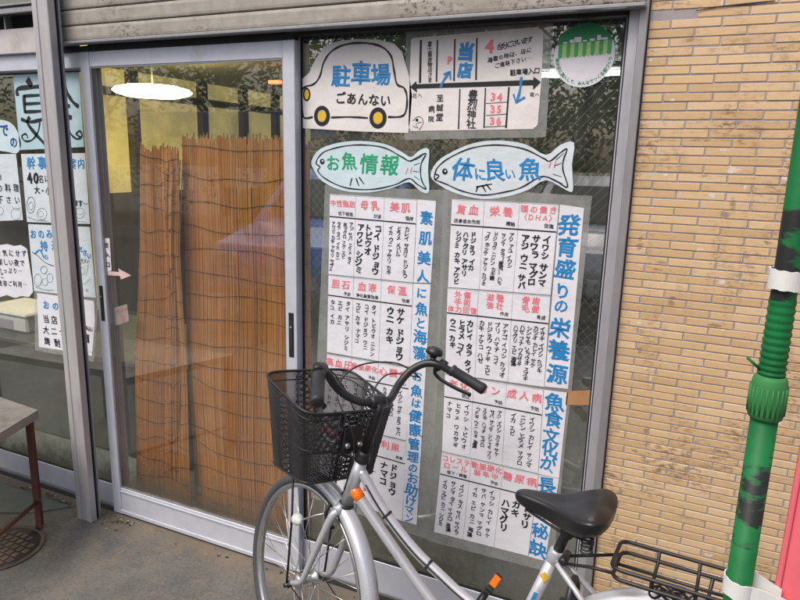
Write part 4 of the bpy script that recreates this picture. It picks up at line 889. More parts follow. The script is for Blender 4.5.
# handlebar: raised, swept back
GX, GY, GZ = -.132, .293, .052
def barpts(sd): return [STM, STM + V((0, .030 * sd, 0)), STM + V((.008, .055 * sd, .002)), STM + V((.028, .085 * sd, .014)), STM + V((.043, .115 * sd, .038)), STM + V((.040, .150 * sd, .075)), STM + V((.018, .182 * sd, .100)), STM + V((-.014, .202 * sd, .105)), STM + V((-.040, .230 * sd, .092)), STM + V((-.085, .262 * sd, .073)), STM + V((GX + .01, GY * sd - .008 * sd, GZ + .004))]
L_ = [p.copy() for p in barpts(1)][::-1]; R_ = barpts(-1)[1:]
hb = bp(MB().tube(smooth_path(L_ + R_, 6), .0115, 14), 'handlebar', M['bblack'], steer=True)
for sd in (1, -1):
    b = barpts(sd); d = (b[-1] - b[-2]).normalized(); g1 = STM + V((GX, GY * sd, GZ)); g0 = g1 - d * .115
    bp(MB().lathe([(.014, 0), (.0175, .002), (.0185, .008), (.016, .013), (.0158, .06), (.0162, .09), (.0172, .105), (.0165, .114), (.011, .118)], g0, d, 20), 'grip', M['grip'], hb, True)
    # brake lever: bracket and blade
    q = g0 - d * .028; f = V((1, 0, -.35)).normalized()
    lv = bp(MB().lathe([(.0135, -.012), (.0155, -.010), (.0155, .010), (.0135, .012)], q, d, 14).tube([q + V((.004, 0, -.006)), q + V((.03, 0, -.022))], .009, 8), 'brake_lever', M['bblack'], hb, True)
    bp(MB().tube(smooth_path([q + V((.028, 0, -.018)), q + V((.030, .002 * sd, -.034)), q + V((.008, .012 * sd, -.050)), q + V((-.045, .022 * sd, -.062)), q + V((-.095, .034 * sd, -.070))], 5), .0058, 8, flat=(1.3, .7)), 'lever_blade', M['bblack'], hb, True)
# bell on the right side of the bar
bq = STM + V((.0, -.196, .118))
bl_ = bp(MB().lathe([(.010, 0), (.014, .006), (.026, .010), (.027, .018), (.023, .027), (.012, .032), (.003, .033)], bq + V((0, 0, .005)), V((-.1, -.1, 1)), 24).tube([bq + V((-.004, 0, -.01)), bq + V((0, 0, .008))], .009, 10), 'bell', M['bblack'], steer=True)
# cables (in steered space near bar)
for pts in ([STM + V((.05, .20, .05)), STM + V((.11, .15, .075)), STM + V((.135, .06, .05)), STM + V((.11, -.01, -.06)), STM + V((.05, -.01, -.20)), CR + V((.035, .0, .02))],
            [STM + V((.05, -.20, .05)), STM + V((.10, -.14, .085)), STM + V((.135, -.02, .07)), STM + V((.11, .06, 0)), STM + V((.03, .04, -.12)), HB + V((-.02, .03, .05))],
            [STM + V((.05, -.20, .05)), STM + V((.12, -.13, .045)), STM + V((.10, -.06, -.02)), STM + V((.03, -.035, -.10)), HT + V((-.02, -.03, -.02))]):
    bp(MB().tube(smooth_path(pts, 7), .0024, 6), 'brake_cable', M['bblack'], steer=True)
# caliper brake + lamp
bp(MB().tube(smooth_path([CR + V((.03, .03, -.055)), CR + V((.036, .04, -.02)), CR + V((.036, .015, .012)), CR + V((.036, -.02, .008)), CR + V((.036, -.04, -.02)), CR + V((.03, -.03, -.055))], 4), .0055, 8).lathe([(.008, 0), (.009, .012), (.006, .02)], CR + V((.03, 0, .005)), (1, 0, 0), 12).box(CR + V((.012, .018, -.066)), CR + V((.05, .03, -.056)), .002).box(CR + V((.012, -.03, -.066)), CR + V((.05, -.018, -.056)), .002), 'caliper_brake', M['bblack'], steer=True)
lq = CR + V((.13, .075, -.072))
lmp = bp(MB().lathe([(.005, -.024), (.010, -.02), (.017, -.008), (.0185, .003)], lq, V((.96, 0, .1)), 18), 'front_lamp', M['lens'], steer=True)
bp(MB().lathe([(.018, .003), (.016, .009), (.006, .013)], lq, V((.96, 0, .1)), 18), 'lens', M['lens'], lmp, True)
bp(MB().tube([lq + V((-.02, 0, .004)), CR + V((.07, .05, -.04)), CR + V((.03, .02, -.02))], .003, 6), 'bracket', M['chrome'], lmp, True)
# basket
K0 = HB + FW * 0; bz0, bz1 = .722, .955
rc = V((.232, 0, 0)); 
KX, KY = -.045, .015
def bask(th, t):       # th 0..2pi, t 0 bottom .. 1 rim ; rounded rectangle
    hx, hy = (.105 + .030 * t), (.130 + .035 * t); e_ = .32
    c_, s_ = math.cos(th), math.sin(th); x = hx * math.copysign(abs(c_) ** e_, c_); y = hy * math.copysign(abs(s_) ** e_, s_)
    zt = bz1 + .030 * (x / .134) ; zb = bz0 - .004
    return V((KX + x + .01 * t, y + KY, zb + (zt - zb) * t))
def ring(t, n=72): return [bask(2 * PI * k / n, t) for k in range(n)]
def peri(n=400):
    P = [bask(2 * PI * k / n, .5) for k in range(n + 1)]; L = [0]
    for i in range(n): L.append(L[-1] + (P[i + 1] - P[i]).length)
    return [l / L[-1] for l in L]
PER = peri()
def th_of(s):
    s %= 1.0; lo, hi = 0, 400
    while hi - lo > 1:
        m = (lo + hi) // 2
        if PER[m] <= s: lo = m
        else: hi = m
    f = (s - PER[lo]) / max(1e-9, PER[hi] - PER[lo]); return 2 * PI * (lo + f) / 400
bk = bp(MB().tube(ring(1), .0042, 8, closed=True).tube(ring(.90), .002, 6, closed=True).tube(ring(.45), .0016, 6, closed=True).tube(ring(0), .0035, 6, closed=True), 'basket', M['bblack'], steer=True)
wv = MB(); NS = 150
for k in range(NS):
    for sg in (1, -1):
        pts = [bask(th_of(k / NS + sg * t * .26), t) for t in [j / 14 for j in range(15)]]
        wv.tube(pts, .00125, 3, cap=False)
bp(wv, 'wire_weave', M['bblack'], bk, True, False)
fl = MB()
for k in range(-10, 11):
    y = k * .0125
    if abs(y) < .128: fl.tube([V((KX - .10, KY + y, bz0 - .004)), V((KX + .10, KY + y, bz0 - .004))], .0012, 4)
for k in range(-7, 8): fl.tube([V((KX + k * .0125, KY - .126, bz0 - .004)), V((KX + k * .0125, KY + .126, bz0 - .004))], .0012, 4)
bp(fl, 'basket_floor', M['bblack'], bk, True)
rv = MB()
for k in range(-4, 5):
    a_ = PI + k * .0; y = k * .017; 
    rv.tube([V((KX - .106, y, bz0)), V((KX - .128, y, bz1 - .035))], .0021, 5)
for z_ in (.80, .87, .925): 
    f = (z_ - bz0) / (bz1 - bz0); rv.tube([V((KX - .107 - .025 * f, -.068, z_)), V((KX - .107 - .025 * f, .068, z_))], .0019, 5)
bp(rv, 'rear_grid', M['bblack'], bk, True)
bq = V((KX - .122, .012, .845)); br = bp(MB().box(bq + V((-.006, -.035, -.04)), bq + V((.008, .035, .035)), .003), 'mounting_plate', M['bblack'], bk, True)
for y in (-.022, .022): bp(MB().lathe([(.009, 0), (.008, .006), (.004, .009)], bq + V((-.006, y, -.018)), (-1, 0, 0), 12), 'bolt', M['chrome'], bk, True)
bp(MB().tube([bq + V((.0, .0, -.04)), HT + V((.015, 0, -.01))], .007, 8), 'basket_bracket', M['chrome'], bk, True)
for sd in (1, -1):
    bp(MB().tube([HUB + V((0, .07 * sd, 0)), V((.0, .078 * sd, .55)), V((.02, .082 * sd, bz0 - .006))], .0036, 8), 'basket_stay', M['bblack'], steer=True)
# frame tubes
BBK = V((-.655, 0, .300)); SEAT = V((-.782, 0, .693)); sdir = (SEAT - BBK).normalized(); RH = V((-1.093, 0, RW))
t1 = smooth_path([V((-.205, 0, .760)), V((-.284, 0, .662)), V((-.385, 0, .574)), V((-.472, 0, .522)), V((-.55, 0, .481)), BBK + sdir * .13], 7); bp(MB().tube(t1, .0145, 16), 'upper_tube', M['silver'])
t2 = smooth_path([V((-.180, 0, .70)), V((-.241, 0, .637)), V((-.329, 0, .550)), V((-.450, 0, .437)), V((-.56, 0, .355)), BBK], 7); bp(MB().tube(t2, .0155, 16), 'down_tube', M['silver'])
q = t2[2].lerp(t2[3], .3); dq = (t2[4] - t2[2]).normalized(); bp(MB().lathe([(.0158, -.018), (.0172, -.017), (.0172, .017), (.0158, .018)], q, dq, 20), 'reflective_band', M['reflo'])
bp(MB().tube([BBK, SEAT], .0155, 18), 'seat_tube', M['silver'])
bp(MB().lathe([(.0155, -.03), (.0185, -.026), (.0185, .004), (.0165, .008)], SEAT, sdir, 18), 'seat_lug', M['silver'])
bp(MB().tube([SEAT, SEAT + sdir * .085], .0125, 16), 'seat_post', M['bblack'])
sk = SEAT - sdir * .07 + V((0, .0158, 0)); mb = MB(); mb.add([sk + V((0, 0, .016)), sk + V((.012, -.004, 0)), sk + V((0, 0, -.016)), sk + V((-.012, -.004, 0))], [(0, 1, 2, 3)]); mb.v = [(v[0], v[1] + .0012, v[2]) for v in mb.v]
bp(mb, 'yellow_sticker', M['yellow'])
bp(MB().tube([tuple(q_ + V((0, .016, .004))) for q_ in t1[3:-2]], .0024, 6), 'shift_cable', M['bblack'])
for q_ in (t1[8], t1[18]): bp(MB().lathe([(.0152, -.004), (.0168, -.003), (.0168, .003), (.0152, .004)], q_, (t1[9] - t1[8]) if q_ is t1[8] else (t1[19] - t1[18]), 18), 'cable_clip', M['bblack'])
sk = SEAT - sdir * .145 + V((0, .0158, 0)); dmb = MB(); dmb.add([sk + sdir * .024 + V((.006, .001, 0)), sk + sdir * .024 + V((-.004, .001, 0)), sk - sdir * .024 + V((-.006, .001, 0)), sk - sdir * .024 + V((.004, .001, 0))], [(0, 1, 2, 3)]); bp(dmb, 'blue_decal', M['blue'])
bp(MB().lathe([(.02, -.036), (.02, .036)], BBK, (0, 1, 0), 20), 'bottom_bracket', M['silver'])
for sd in (1, -1):
    bp(MB().tube([SEAT - sdir * .02 + V((-.012, .016 * sd, 0)), SEAT.lerp(RH, .3) + V((0, .035 * sd, .01)), RH + V((0, .06 * sd, 0))], .0075, 10), 'seat_stay', M['silver'])
    bp(MB().tube([BBK + V((-.02, .02 * sd, 0)), BBK.lerp(RH, .4) + V((0, .045 * sd, 0)), RH + V((0, .06 * sd, 0))], .009, 10), 'chain_stay', M['silver'])
wheel(RH, False)
bp(fender(RH, 8, 150, 44, .029), 'fender', M['silver'])
# quick clamp / ring lock
bp(MB().lathe([(.009, -.02), (.011, -.018), (.011, .026), (.006, .03)], SEAT + V((-.022, 0, -.006)), (0, 1, 0), 14), 'seat_bolt', M['bblack'])
lk = V((-.82, 0, .575)); lp_ = [lk + V((.0, .048 * math.cos(a), .0)) + V((-.01, 0, .06 * math.sin(a))) for a in [math.radians(-50 + 280 * k / 16) for k in range(17)]]
bp(MB().tube(lp_, .009, 8).box(lk + V((-.02, .035, -.03)), lk + V((.012, .062, .03)), .004), 'ring_lock', M['bblack'])
# coil / cable lock bunched on the fender
cl = MB(); rd = random.Random(2); pts = [RH + V((.02 + .035 * math.cos(k * .9) + .0015 * k, .022 * math.sin(k * 1.3) + .03, .362 + .010 * math.sin(k * 2.1))) for k in range(26)]
bp(cl.tube(smooth_path(pts, 4), .0028, 6), 'cable_lock', M['bblack'])
# rack
ra = MB(); rz = .711; xf, xb, hw = -.925, -1.27, .066
def loop(x0, x1, hw, z, r, tilt=0): 
    c_ = .022; P = []
    for (cx_, cy_, a0) in ((x0 - c_, hw - c_, 0), (x1 + c_, hw - c_, 90), (x1 + c_, -hw + c_, 180), (x0 - c_, -hw + c_, 270)):
        for k in range(5):
            a = math.radians(a0 + 90 * k / 4); P.append(V((cx_ + c_ * math.cos(a), cy_ + c_ * math.sin(a), z + tilt * (cx_ - x0))))
    return P
rk = bp(MB().tube(loop(xf, xb, hw, rz, .005), .0048, 8, closed=True), 'rear_rack', M['bblack'])
bp(MB().tube(loop(xf + .004, xb, hw + .004, rz + .026, .005), .0048, 8, closed=True), 'upper_loop', M['bblack'], rk)
for x in (-1.01, -1.10, -1.19): bp(MB().tube([V((x, -hw, rz + .026)), V((x, -hw, rz)), V((x, hw, rz)), V((x, hw, rz + .026))], .004, 8), 'cross_bar', M['bblack'], rk)
bp(MB().tube([V((xf, 0, rz)), V((xb, 0, rz))], .004, 8), 'middle_bar', M['bblack'], rk)
for sd in (1, -1):
    bp(MB().tube([V((xf + .002, .045 * sd, rz)), V((-.87, .03 * sd, rz - .012)), SEAT - sdir * .015 + V((-.02, .018 * sd, 0))], .0042, 8), 'front_strut', M['bblack'], rk)
    bp(MB().tube([V((-1.13, hw * sd, rz)), RH + V((-.01, .07 * sd, 0))], .0045, 8), 'rack_stay', M['bblack'], rk)
# saddle
TIP = V((-.666, 0, .820)); sec = [(-.002, .006, .004, .010, -.004), (.008, .017, .010, .024, 0), (.03, .024, .013, .034, 0), (.07, .031, .014, .042, 0), (.11, .042, .013, .052, .001), (.145, .062, .014, .060, .006), (.175, .085, .017, .066, .014), (.205, .102, .019, .068, .024), (.232, .108, .018, .062, .033), (.252, .098, .013, .050, .036), (.266, .070, .006, .034, .034), (.271, .035, .002, .02, .032)]
mb = MB(); n = 28; vs = []
for (x, w_, up, dn, dz) in sec:
    for k in range(n):
        a = 2 * PI * k / n; c_, s_ = math.cos(a), math.sin(a)
        y = w_ * math.copysign(abs(c_) ** .75, c_); z = (up if s_ > 0 else dn * .9) * math.copysign(abs(s_) ** (.8 if s_ > 0 else .7), s_)
        if s_ < 0: y *= .86 + .14 * (1 + s_)
        x_ = x * .89; dz_ = dz * .55; z -= .006 * math.exp(-(y / .02) ** 2) * (x > .12) * (s_ > 0)
        vs.append(TIP + V((-x_, y, z + dz_)))
m = len(sec); fs = [(i * n + k, i * n + (k + 1) % n, (i + 1) * n + (k + 1) % n, (i + 1) * n + k) for i in range(m - 1) for k in range(n)] + [tuple(range(n)), tuple((m - 1) * n + k for k in range(n))]
sd_ = bp(mb.add(vs, fs, True), 'saddle', M['saddle']); md = sd_.modifiers.new('sub', 'SUBSURF'); md.levels = 2; md.render_levels = 2
for sd in (1, -1):
    bp(MB().tube([TIP + V((-.03, .012 * sd, -.03)), TIP + V((-.12, .02 * sd, -.058)), TIP + V((-.20, .035 * sd, -.055))], .0035, 8), 'saddle_rail', M['bblack'], sd_)
    bp(MB().tube([TIP + V((-.195, .05 * sd, -.075 + .008 * k / 6)) + V((.014 * math.cos(k), .014 * math.sin(k), .0)) for k in range(34)], .0024, 6), 'spring', M['bblack'], sd_)
bp(MB().lathe([(.014, -.03), (.017, -.026), (.017, .026), (.014, .03)], SEAT + sdir * .08 + V((0, 0, -.005)), (0, 1, 0), 14), 'saddle_clamp', M['bblack'], sd_)
# cranks and pedals
ca = math.radians(60); cv = V((math.cos(ca), 0, math.sin(ca))) * .165
for sd, s2 in ((1, -1), (-1, 1)):
    pe = BBK + V((0, .062 * sd, 0)); e1 = pe + cv * s2
    ck = bp(MB().tube([BBK + V((0, .036 * sd, 0)), pe, pe + cv * s2 * .5, e1], [.013, .013, .010, .011], 12, flat=(1, .8)), 'crank', M['chrome'])
    pc = e1 + V((0, .065 * sd, 0)); pd = MB().box(pc + V((-.035, -.042, -.011)), pc + V((-.022, .042, .011)), .003).box(pc + V((.022, -.042, -.011)), pc + V((.035, .042, .011)), .003).box(pc + V((-.0215, -.042, -.009)), pc + V((.0215, -.034, .009)), .002).box(pc + V((-.0215, .034, -.009)), pc + V((.0215, .042, .009)), .002).tube([e1, pc + V((0, .04 * sd, 0))], .008, 10)
    RP = Matrix.Rotation(math.radians(62), 3, 'Y')
    def turn(mb_): mb_.v = [tuple(pc + RP @ (V(v_) - pc)) for v_ in mb_.v]; return mb_
    pd = bp(turn(pd), 'pedal', M['bblack'])
    for x in (-.0365, .0355): bp(turn(MB().box(pc + V((x - .001, -.026, -.010)), pc + V((x + .002, .026, .010)))), 'pedal_reflector', M['reflo'], pd)
bp(MB().lathe([(.02, -.045), (.085, -.043), (.088, -.041), (.085, -.039), (.02, -.037)], BBK, (0, 1, 0), 32), 'chain_ring', M['chrome'])
bp(MB().box(V((-1.12, -.058, .33)), V((-.60, -.046, .375)), .006), 'chain_guard', M['silver'])
bp(MB().tube([RH + V((.02, .075, -.01)), V((-1.10, .12, .12)), V((-1.06, .165, .012))], .008, 8), 'kickstand', M['chrome'])

# ------------------------------------------------------------------ flag and pole
PXY = V((.093, -1.147))
def zat(v, u=760):
    # height on the pole axis for an image row
    lo, hi = 0, 2.6
    for _ in range(40):
        m = (lo + hi) / 2; d = V((PXY.x, PXY.y, m)) - CAM
        cyy = V((R0.y, R1.y, R2.y)).dot(d); czz = V((R0.z, R1.z, R2.z)).dot(d); vv = 300 + FPX * cyy / czz
        if vv > v: lo = m
        else: hi = m
    return lo
def green_mat():
    m, t, p = nt('green_pole'); vec = coords(t); n = noise(t, vec, 18, 5)
    c = ramp(t, n, [(.3, (.006, .105, .028)), (.7, (.010, .17, .048))])
    wv = noise(t, coords(t, (18, 18, 42)), 1.0, 6, .65); f = ramp(t, wv, [(.46, g3(0)), (.53, g3(1))])
    tcn = N(t, 'ShaderNodeNewGeometry'); sx = N(t, 'ShaderNodeSeparateXYZ'); t.links.new(tcn.outputs['Position'], sx.inputs[0])
    tot = None
    for v0, v1 in ((543, 452), (300, 205)):
        z0, z1 = zat(v0), zat(v1); a_ = N(t, 'ShaderNodeMath', operation='GREATER_THAN'); a_.inputs[1].default_value = z0; b_ = N(t, 'ShaderNodeMath', operation='LESS_THAN'); b_.inputs[1].default_value = z1
        t.links.new(sx.outputs[2], a_.inputs[0]); t.links.new(sx.outputs[2], b_.inputs[0]); mm = N(t, 'ShaderNodeMath', operation='MULTIPLY'); t.links.new(a_.outputs[0], mm.inputs[0]); t.links.new(b_.outputs[0], mm.inputs[1])
        c = mix(t, mix(t, 1, f, mm.outputs[0], 'MULTIPLY'), c, (.018, .02, .02))
    t.links.new(c, p.inputs['Base Color']); p.inputs['Roughness'].default_value = .5; p.inputs['Specular IOR Level'].default_value = .22; bump(t, p, wv, .25, .002); return m
M['gpole'] = green_mat(); M['gcollar'] = simple('green_collar', (.04, .20, .06), .6, 0, .1, 30, .1); M['gcollar'].node_tree.nodes['Principled BSDF'].inputs['Specular IOR Level'].default_value = .25
fp = empty('flag_pole', (PXY.x, PXY.y, 0), 'green telescopic flag pole with ribbed sleeve and dark scuffs at right', 'flag pole')
o_ = (PXY.x, PXY.y, 0)
zc0, zc1 = zat(418), zat(375); zr1 = zat(298)
part(MB().lathe([(.0142, .06), (.0142, zc0)], o_, (0, 0, 1), 28), 'lower_tube', M['gpole'], fp)
prof = [(.0142, zc0 - .001), (.0175, zc0 + .002), (.0188, zc0 + .008), (.0190, zc0 + .02), (.0186, zc1 - .012), (.0172, zc1 - .004), (.0145, zc1)]
part(MB().lathe(prof, o_, (0, 0, 1), 28), 'collar', M['gcollar'], fp)
rib = MB()
for k in range(22):
    a = 2 * PI * k / 22; rib.tube([(PXY.x + .0187 * math.cos(a), PXY.y + .0187 * math.sin(a), zc0 + .007), (PXY.x + .0187 * math.cos(a), PXY.y + .0187 * math.sin(a), zc1 - .012)], .0011, 5)
part(rib, 'collar_ribs', M['gcollar'], fp)
prof = [(.0128, zc1)]; nz = 11
for k in range(nz): z = zc1 + (zr1 - zc1) * (k / nz) ** 1.15; z2 = zc1 + (zr1 - zc1) * ((k + 1) / nz) ** 1.15; am = .0016 * (1 - k / nz * .6); prof += [(.0128, z + .0005), (.0128 + am, z + (z2 - z) * .35), (.0128 + am, z + (z2 - z) * .65), (.0128, z2 - .0003)]
prof.append((.0128, 2.55)); part(MB().lathe(prof, o_, (0, 0, 1), 28), 'upper_tube', M['gpole'], fp)
part(MB().tube([(PXY.x - .012, PXY.y - .004, zc1 + .006), (PXY.x - .026, PXY.y - .006, zc1 + .018)], .0018, 6), 'tie_end', M['gpole'], fp)
part(MB().box((PXY.x - .14, PXY.y - .14, 0), (PXY.x + .14, PXY.y + .14, .05), .01).lathe([(.03, .05), (.03, .09), (.018, .13)], o_, (0, 0, 1), 20), 'base', M['gcollar'], fp)
fg = empty('banner_flag', (PXY.x + .3, PXY.y, .9), 'pink cloth banner flag tied to the green pole by white straps', 'flag')
M['pink'] = simple('pink_cloth', (.86, .16, .20), .8, 0, .06, 12, .25, .002)
ez = .80; d3 = V((PXY.x, PXY.y, 0))
mb = MB(); ni, nj = 24, 40; vs = []; FX = PXY.x + .040
for i in range(ni + 1):
    for j in range(nj + 1):
        s, t = i / ni, j / nj; vs.append((FX + .46 * s, PXY.y + .012 + .03 * math.sin(s * 7 + t * 2.2) * s + .006 * math.sin(t * 14), .83 + 1.6 * t))
mb.add(vs, [(i * (nj + 1) + j, (i + 1) * (nj + 1) + j, (i + 1) * (nj + 1) + j + 1, i * (nj + 1) + j + 1) for i in range(ni) for j in range(nj)], True)
fo = part(mb, 'cloth', M['pink'], fg, False); md = fo.modifiers.new('th', 'SOLIDIFY'); md.thickness = .0009
part(MB().tube([(FX + .002, PXY.y + .011 + .006 * math.sin(j / 40 * 14), .83 + 1.6 * j / 40) for j in range(41)], .0022, 6, flat=(1.6, .7)), 'hem', M['pink'], fg)
M['strap'] = simple('white_strap', (.72, .73, .70), .6, 0, .06, 60, .3, .001)
for v_, sag in ((278, .004), (583, .010)):
    z = zat(v_); P = [V((FX + .006, PXY.y + .009, z - sag))]; r_ = .0162
    for k in range(25): a = math.radians(38 + 284 * k / 24); P.append(V((PXY.x + r_ * math.cos(a), PXY.y + r_ * math.sin(a), z - sag * .5 * (k / 24) ** 2 + (.004 if k < 6 else 0))))
    P += [V((PXY.x + .022, PXY.y - .0085, z - sag * .7)), V((PXY.x + .030, PXY.y - .0065, z - sag)), V((FX + .006, PXY.y - .004, z - sag * 1.5))]
    vs = []; m = len(P)
    for k, q in enumerate(P):
        tn = (P[min(k + 1, m - 1)] - P[max(k - 1, 0)]).normalized(); nn = V((tn.y, -tn.x, 0)).normalized() * .0007; h = .0105 + .0006 * math.sin(k * 1.7)
        vs += [q + nn - V((0, 0, h)), q + nn + V((0, 0, h)), q - nn + V((0, 0, h)), q - nn - V((0, 0, h))]
    mb = MB().add(vs, [(4 * k + j, 4 * k + (j + 1) % 4, 4 * k + 4 + (j + 1) % 4, 4 * k + 4 + j) for k in range(m - 1) for j in range(4)] + [(0, 1, 2, 3), (4 * m - 4, 4 * m - 3, 4 * m - 2, 4 * m - 1)])
    so = part(mb, 'strap', M['strap'], fg)
    vs = []
    for y in (PXY.y - .0062, PXY.y - .0048):
        for x, zz in ((FX + .001, .010), (FX + .030, -.001), (FX + .033, -.019), (FX + .026, -.023), (FX - .002, -.012)): vs.append((x, y, z - sag + zz))
    part(MB().add(vs, [(0, 1, 2, 3, 4), (9, 8, 7, 6, 5)] + [(k, k + 5, (k + 1) % 5 + 5, (k + 1) % 5) for k in range(5)]), 'strap_tab', M['strap'], fg)

# ------------------------------------------------------------------ street behind the photographer (seen in the glass)
def car(label, loc, rz, paint, boxy=False):
    e = empty('parked_car', loc, label, 'car', 'cars parked across the road', (0, 0, rz))
    top = 1.50 if not boxy else 1.75
    if boxy: prof = [(-1.68, .35), (-1.70, .75), (-1.62, .98), (-1.2, 1.05), (-.85, 1.60), (-.7, top - .03), (1.45, top), (1.66, 1.5), (1.70, .8), (1.66, .35)]
    else: prof = [(-2.05, .35), (-2.08, .62), (-1.95, .80), (-1.15, .93), (-.55, 1.38), (-.2, top - .02), (.9, top), (1.55, 1.05), (2.0, .98), (2.08, .7), (2.05, .35)]
    w = .82 if not boxy else .72; mb = MB(); vs = []; n = len(prof)
    for y, ins, dz in ((-w, 0, 0), (-w + .0, 0, 0)): pass
    lay = [(-w + .14, .98), (-w + .03, 1), (-w, .97), (w, .97), (w - .03, 1), (w - .14, .98)]
    for y, s in ((-w, .985), (-w + .05, 1), (w - .05, 1), (w, .985)):
        for x, z in prof: vs.append((x * s, y * (1 - .16 * max(0, z - .95) / .6), .35 + (z - .35) * s))
    fs = [(i * n + k, i * n + (k + 1) % n, (i + 1) * n + (k + 1) % n, (i + 1) * n + k) for i in range(3) for k in range(n)] + [tuple(range(n)), tuple(3 * n + k for k in range(n))]
    mb.add(vs, fs); bo = mb.build('body', paint, e); bv = bo.modifiers.new('b', 'BEVEL'); bv.width = .04; bv.segments = 3; bv.limit_method = 'ANGLE'
    gm = M['carglass']; xs = (-.95, -.60, .86, 1.38) if not boxy else (-1.0, -.75, 1.4, 1.5); zb, zt = (.98, 1.40) if not boxy else (1.08, 1.62)
    for sd in (1, -1):
        yb = sd * (w * (1 - .16 * (zb - .95) / .6) + .006); yt = sd * (w * (1 - .16 * (zt - .95) / .6) + .006)
        for a_, b_, c_, d_ in ((xs[0] + .05, xs[1] + .08, .1, .1), (.16, .16, xs[2] - .08, xs[3] - .22)):
            MB().add([(a_, yb, zb), (b_, yt, zt), (c_, yt, zt), (d_, yb, zb)], [(0, 1, 2, 3)]).build('side_window', gm, e, False)
    ww = w * .82
    if boxy: MB().add([(-1.17, -ww, 1.10), (-1.17, ww, 1.10), (-.885, ww * .94, 1.58), (-.885, -ww * .94, 1.58)], [(0, 1, 2, 3)]).build('windscreen', gm, e, False)
    else: MB().add([(-1.09, -ww, 1.0), (-1.09, ww, 1.0), (-.60, ww * .93, 1.375), (-.60, -ww * .93, 1.375)], [(0, 1, 2, 3)]).build('windscreen', gm, e, False)
    fx = -2.07 if not boxy else -1.70
    for sd in (1, -1):
        MB().box((fx - .012, sd * w * .62, .60), (fx + .05, sd * w * .94, .74), .02).build('headlight', M['lens'], e)
        for x in ((-1.3, 1.3) if not boxy else (-1.15, 1.15)):
            t_ = MB().lathe([(.19, -.10), (.29, -.10), (.31, -.08), (.31, .08), (.29, .10), (.19, .10)], (x, sd * (w - .08), .31), (0, 1, 0), 28, False).build('wheel', M['black'], e)
            MB().lathe([(.02, .1), (.19, .085), (.19, -.085), (.02, -.1)], (x, sd * (w - .08), .31), (0, 1, 0), 20).build('rim', M['chrome'], t_)
    MB().box((fx - .02, -.26, .42), (fx + .02, .26, .53), .004).build('number_plate', M['alu'], e)
    MB().box((fx - .03, -w * .96, .34), (fx + .1, w * .96, .40), .01).build('bumper', M['bblack'], e)
    return e
M['carglass'] = simple('car_glass', (.03, .045, .04), .06, 0, .05)
def paint(name, c): m, t, p = nt(name); p.inputs['Base Color'].default_value = (*c, 1); p.inputs['Roughness'].default_value = .25; p.inputs['Coat Weight'].default_value = 1; p.inputs['Coat Roughness'].default_value = .05; return m
car('blue car reflected in the glass beside the door stile', (-3.75, -5.0, 0), math.radians(-100), paint('paint_blue', (.02, .20, .75)))
car('yellow boxy van parked beyond the blue car', (-6.3, -8.8, 0), math.radians(0), paint('paint_yellow', (.80, .62, .02)), True)
car('white car reflected beside the right jamb', (-1.0, -6.3, 0), math.radians(-95), paint('paint_white', (.75, .77, .78)))
wb = empty('white_signboard', (-8.5, -8.3, 0), 'long white board on posts across the road reflected above the bamboo', 'board')
part(MB().box((-10.6, -8.3, 1.95), (-6.0, -8.24, 2.4), .01), 'board', M['alu'], wb)
for x in (-10.4, -8.3, -6.2): part(MB().box((x, -8.36, 0), (x + .08, -8.305, 2.38)), 'post', M['alu_grey'], wb)
def tree(label, loc, h, cr, seed):
    rd = random.Random(seed); e = empty('broadleaf_tree', loc, label, 'tree', 'trees across the road'); tk = MB()
    tk.tube(smooth_path([(0, 0, 0), (.05, .02, h * .2), (-.04, .05, h * .4), (.05, 0, h * .75)], 4), [.16 - .006 * k for k in range(13)], 10)
    limbs = []
    for k in range(9):
        a = k * 2.4 + rd.random(); z0 = h * rd.uniform(.2, .55); tip = V((math.cos(a) * cr * rd.uniform(.6, .95), math.sin(a) * cr * rd.uniform(.6, .95), z0 + h * rd.uniform(.12, .4))); limbs.append(tip)
        tk.tube(smooth_path([(0, 0, z0), tuple(V((0, 0, z0)).lerp(tip, .5) + V((0, 0, .12))), tuple(tip)], 4), [.06 - .0055 * j for j in range(9)], 7)
    tk.build('trunk', M['bark'], e); lf = MB(); cs = limbs + [V((rd.gauss(0, cr * .5), rd.gauss(0, cr * .5), h * rd.uniform(.12, .95))) for _ in range(26)]
    for c in cs:
        R = cr * rd.uniform(.22, .42)
        for _ in range(170):
            d = V((rd.gauss(0, 1), rd.gauss(0, 1), rd.gauss(0, .8))).normalized() * R * rd.uniform(.5, 1); p = c + d; s = rd.uniform(.05, .10)
            u = V((rd.gauss(0, 1), rd.gauss(0, 1), rd.gauss(0, 1))).normalized(); v = u.orthogonal().normalized()
            lf.add([p - u * s, p + v * s * .5, p + u * s, p - v * s * .5], [(0, 1, 2, 3)])
    lf.build('crown', M['leaves'], e, False)
M['bark'] = simple('bark', (.07, .055, .04), .9)
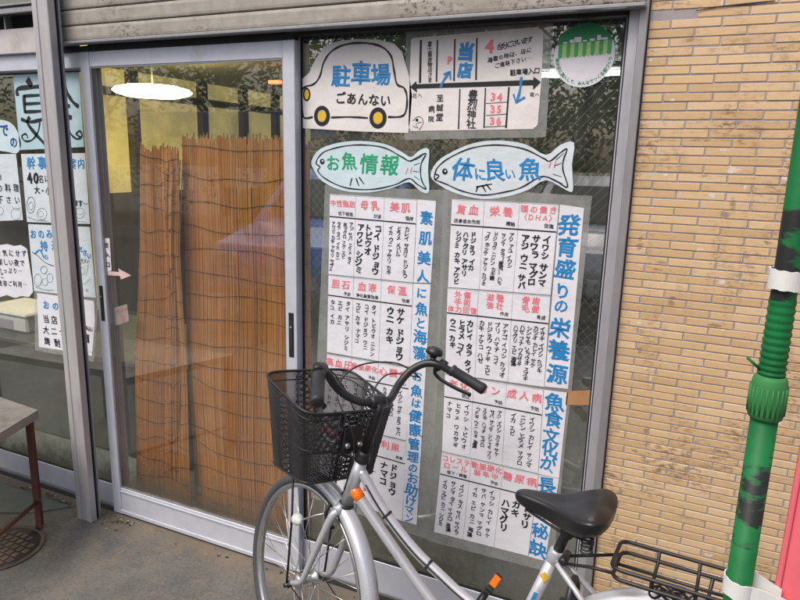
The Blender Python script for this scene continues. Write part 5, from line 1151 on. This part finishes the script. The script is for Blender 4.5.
def leafm():
    m, t, p = nt('leaves'); geo = N(t, 'ShaderNodeNewGeometry'); c = ramp(t, geo.outputs['Random Per Island'], [(0, (.02, .06, .015)), (.6, (.05, .125, .025)), (1, (.09, .18, .04))]); t.links.new(c, p.inputs['Base Color']); p.inputs['Roughness'].default_value = .6; tl_ = N(t, 'ShaderNodeBsdfTranslucent'); t.links.new(c, tl_.inputs[0]); mx = N(t, 'ShaderNodeMixShader'); mx.inputs[0].default_value = .5; t.links.new(p.outputs[0], mx.inputs[1]); t.links.new(tl_.outputs[0], mx.inputs[2]); t.links.new(mx.outputs[0], t.nodes['Material Output'].inputs[0]); return m
M['leaves'] = leafm()
for i, (x, y, h, c_, lb) in enumerate(((-15.5, -11, 6.5, 2.3, 'tall bushy tree across the road farthest to the left'), (-11.5, -12, 7.5, 2.5, 'tallest broad tree across the road behind the yellow van'), (-7.8, -12.5, 6.3, 2.3, 'round tree across the road between the van and the blue car'), (-4.3, -11.0, 7.0, 2.4, 'dense tree across the road behind the blue car'), (-1.4, -11.0, 6.6, 2.1, 'dark tree across the road behind the white car'), (1.6, -12.5, 5.8, 2.2, 'low spreading tree across the road farthest to the right'))): tree(lb, (x, y, 0), h, c_, 11 + i)

COL.objects.unlink(_to); bpy.data.objects.remove(_to)

# ------------------------------------------------------------------ light
W = bpy.data.worlds.new('World'); S.world = W; W.use_nodes = True; t = W.node_tree; bg = t.nodes['Background']
sky = N(t, 'ShaderNodeTexSky'); sky.sky_type = 'NISHITA'; sky.sun_disc = False; EL, AZ = math.radians(55), math.radians(205)
sky.sun_elevation = EL; sky.sun_rotation = AZ; sky.air_density = 1; sky.dust_density = 5; sky.ozone_density = .6
t.links.new(sky.outputs[0], bg.inputs[0]); bg.inputs[1].default_value = .13
sl = bpy.data.lights.new('sun', 'SUN'); sl.energy = 1.0; sl.angle = math.radians(22); sl.color = (1, .97, .93); so = bpy.data.objects.new('sun', sl); COL.objects.link(so)
sd = V((math.sin(AZ) * math.cos(EL), math.cos(AZ) * math.cos(EL), math.sin(EL))); so.rotation_euler = sd.to_track_quat('Z', 'Y').to_euler()
S.view_settings.view_transform = 'Standard'; S.view_settings.look = 'None'; S.view_settings.exposure = .62; S.view_settings.gamma = 1
S.render.engine = 'CYCLES'; S.cycles.use_denoising = True; S.cycles.max_bounces = 8; S.cycles.transparent_max_bounces = 16
S.cycles.sample_clamp_indirect = 4; S.cycles.caustics_reflective = False; S.cycles.caustics_refractive = False
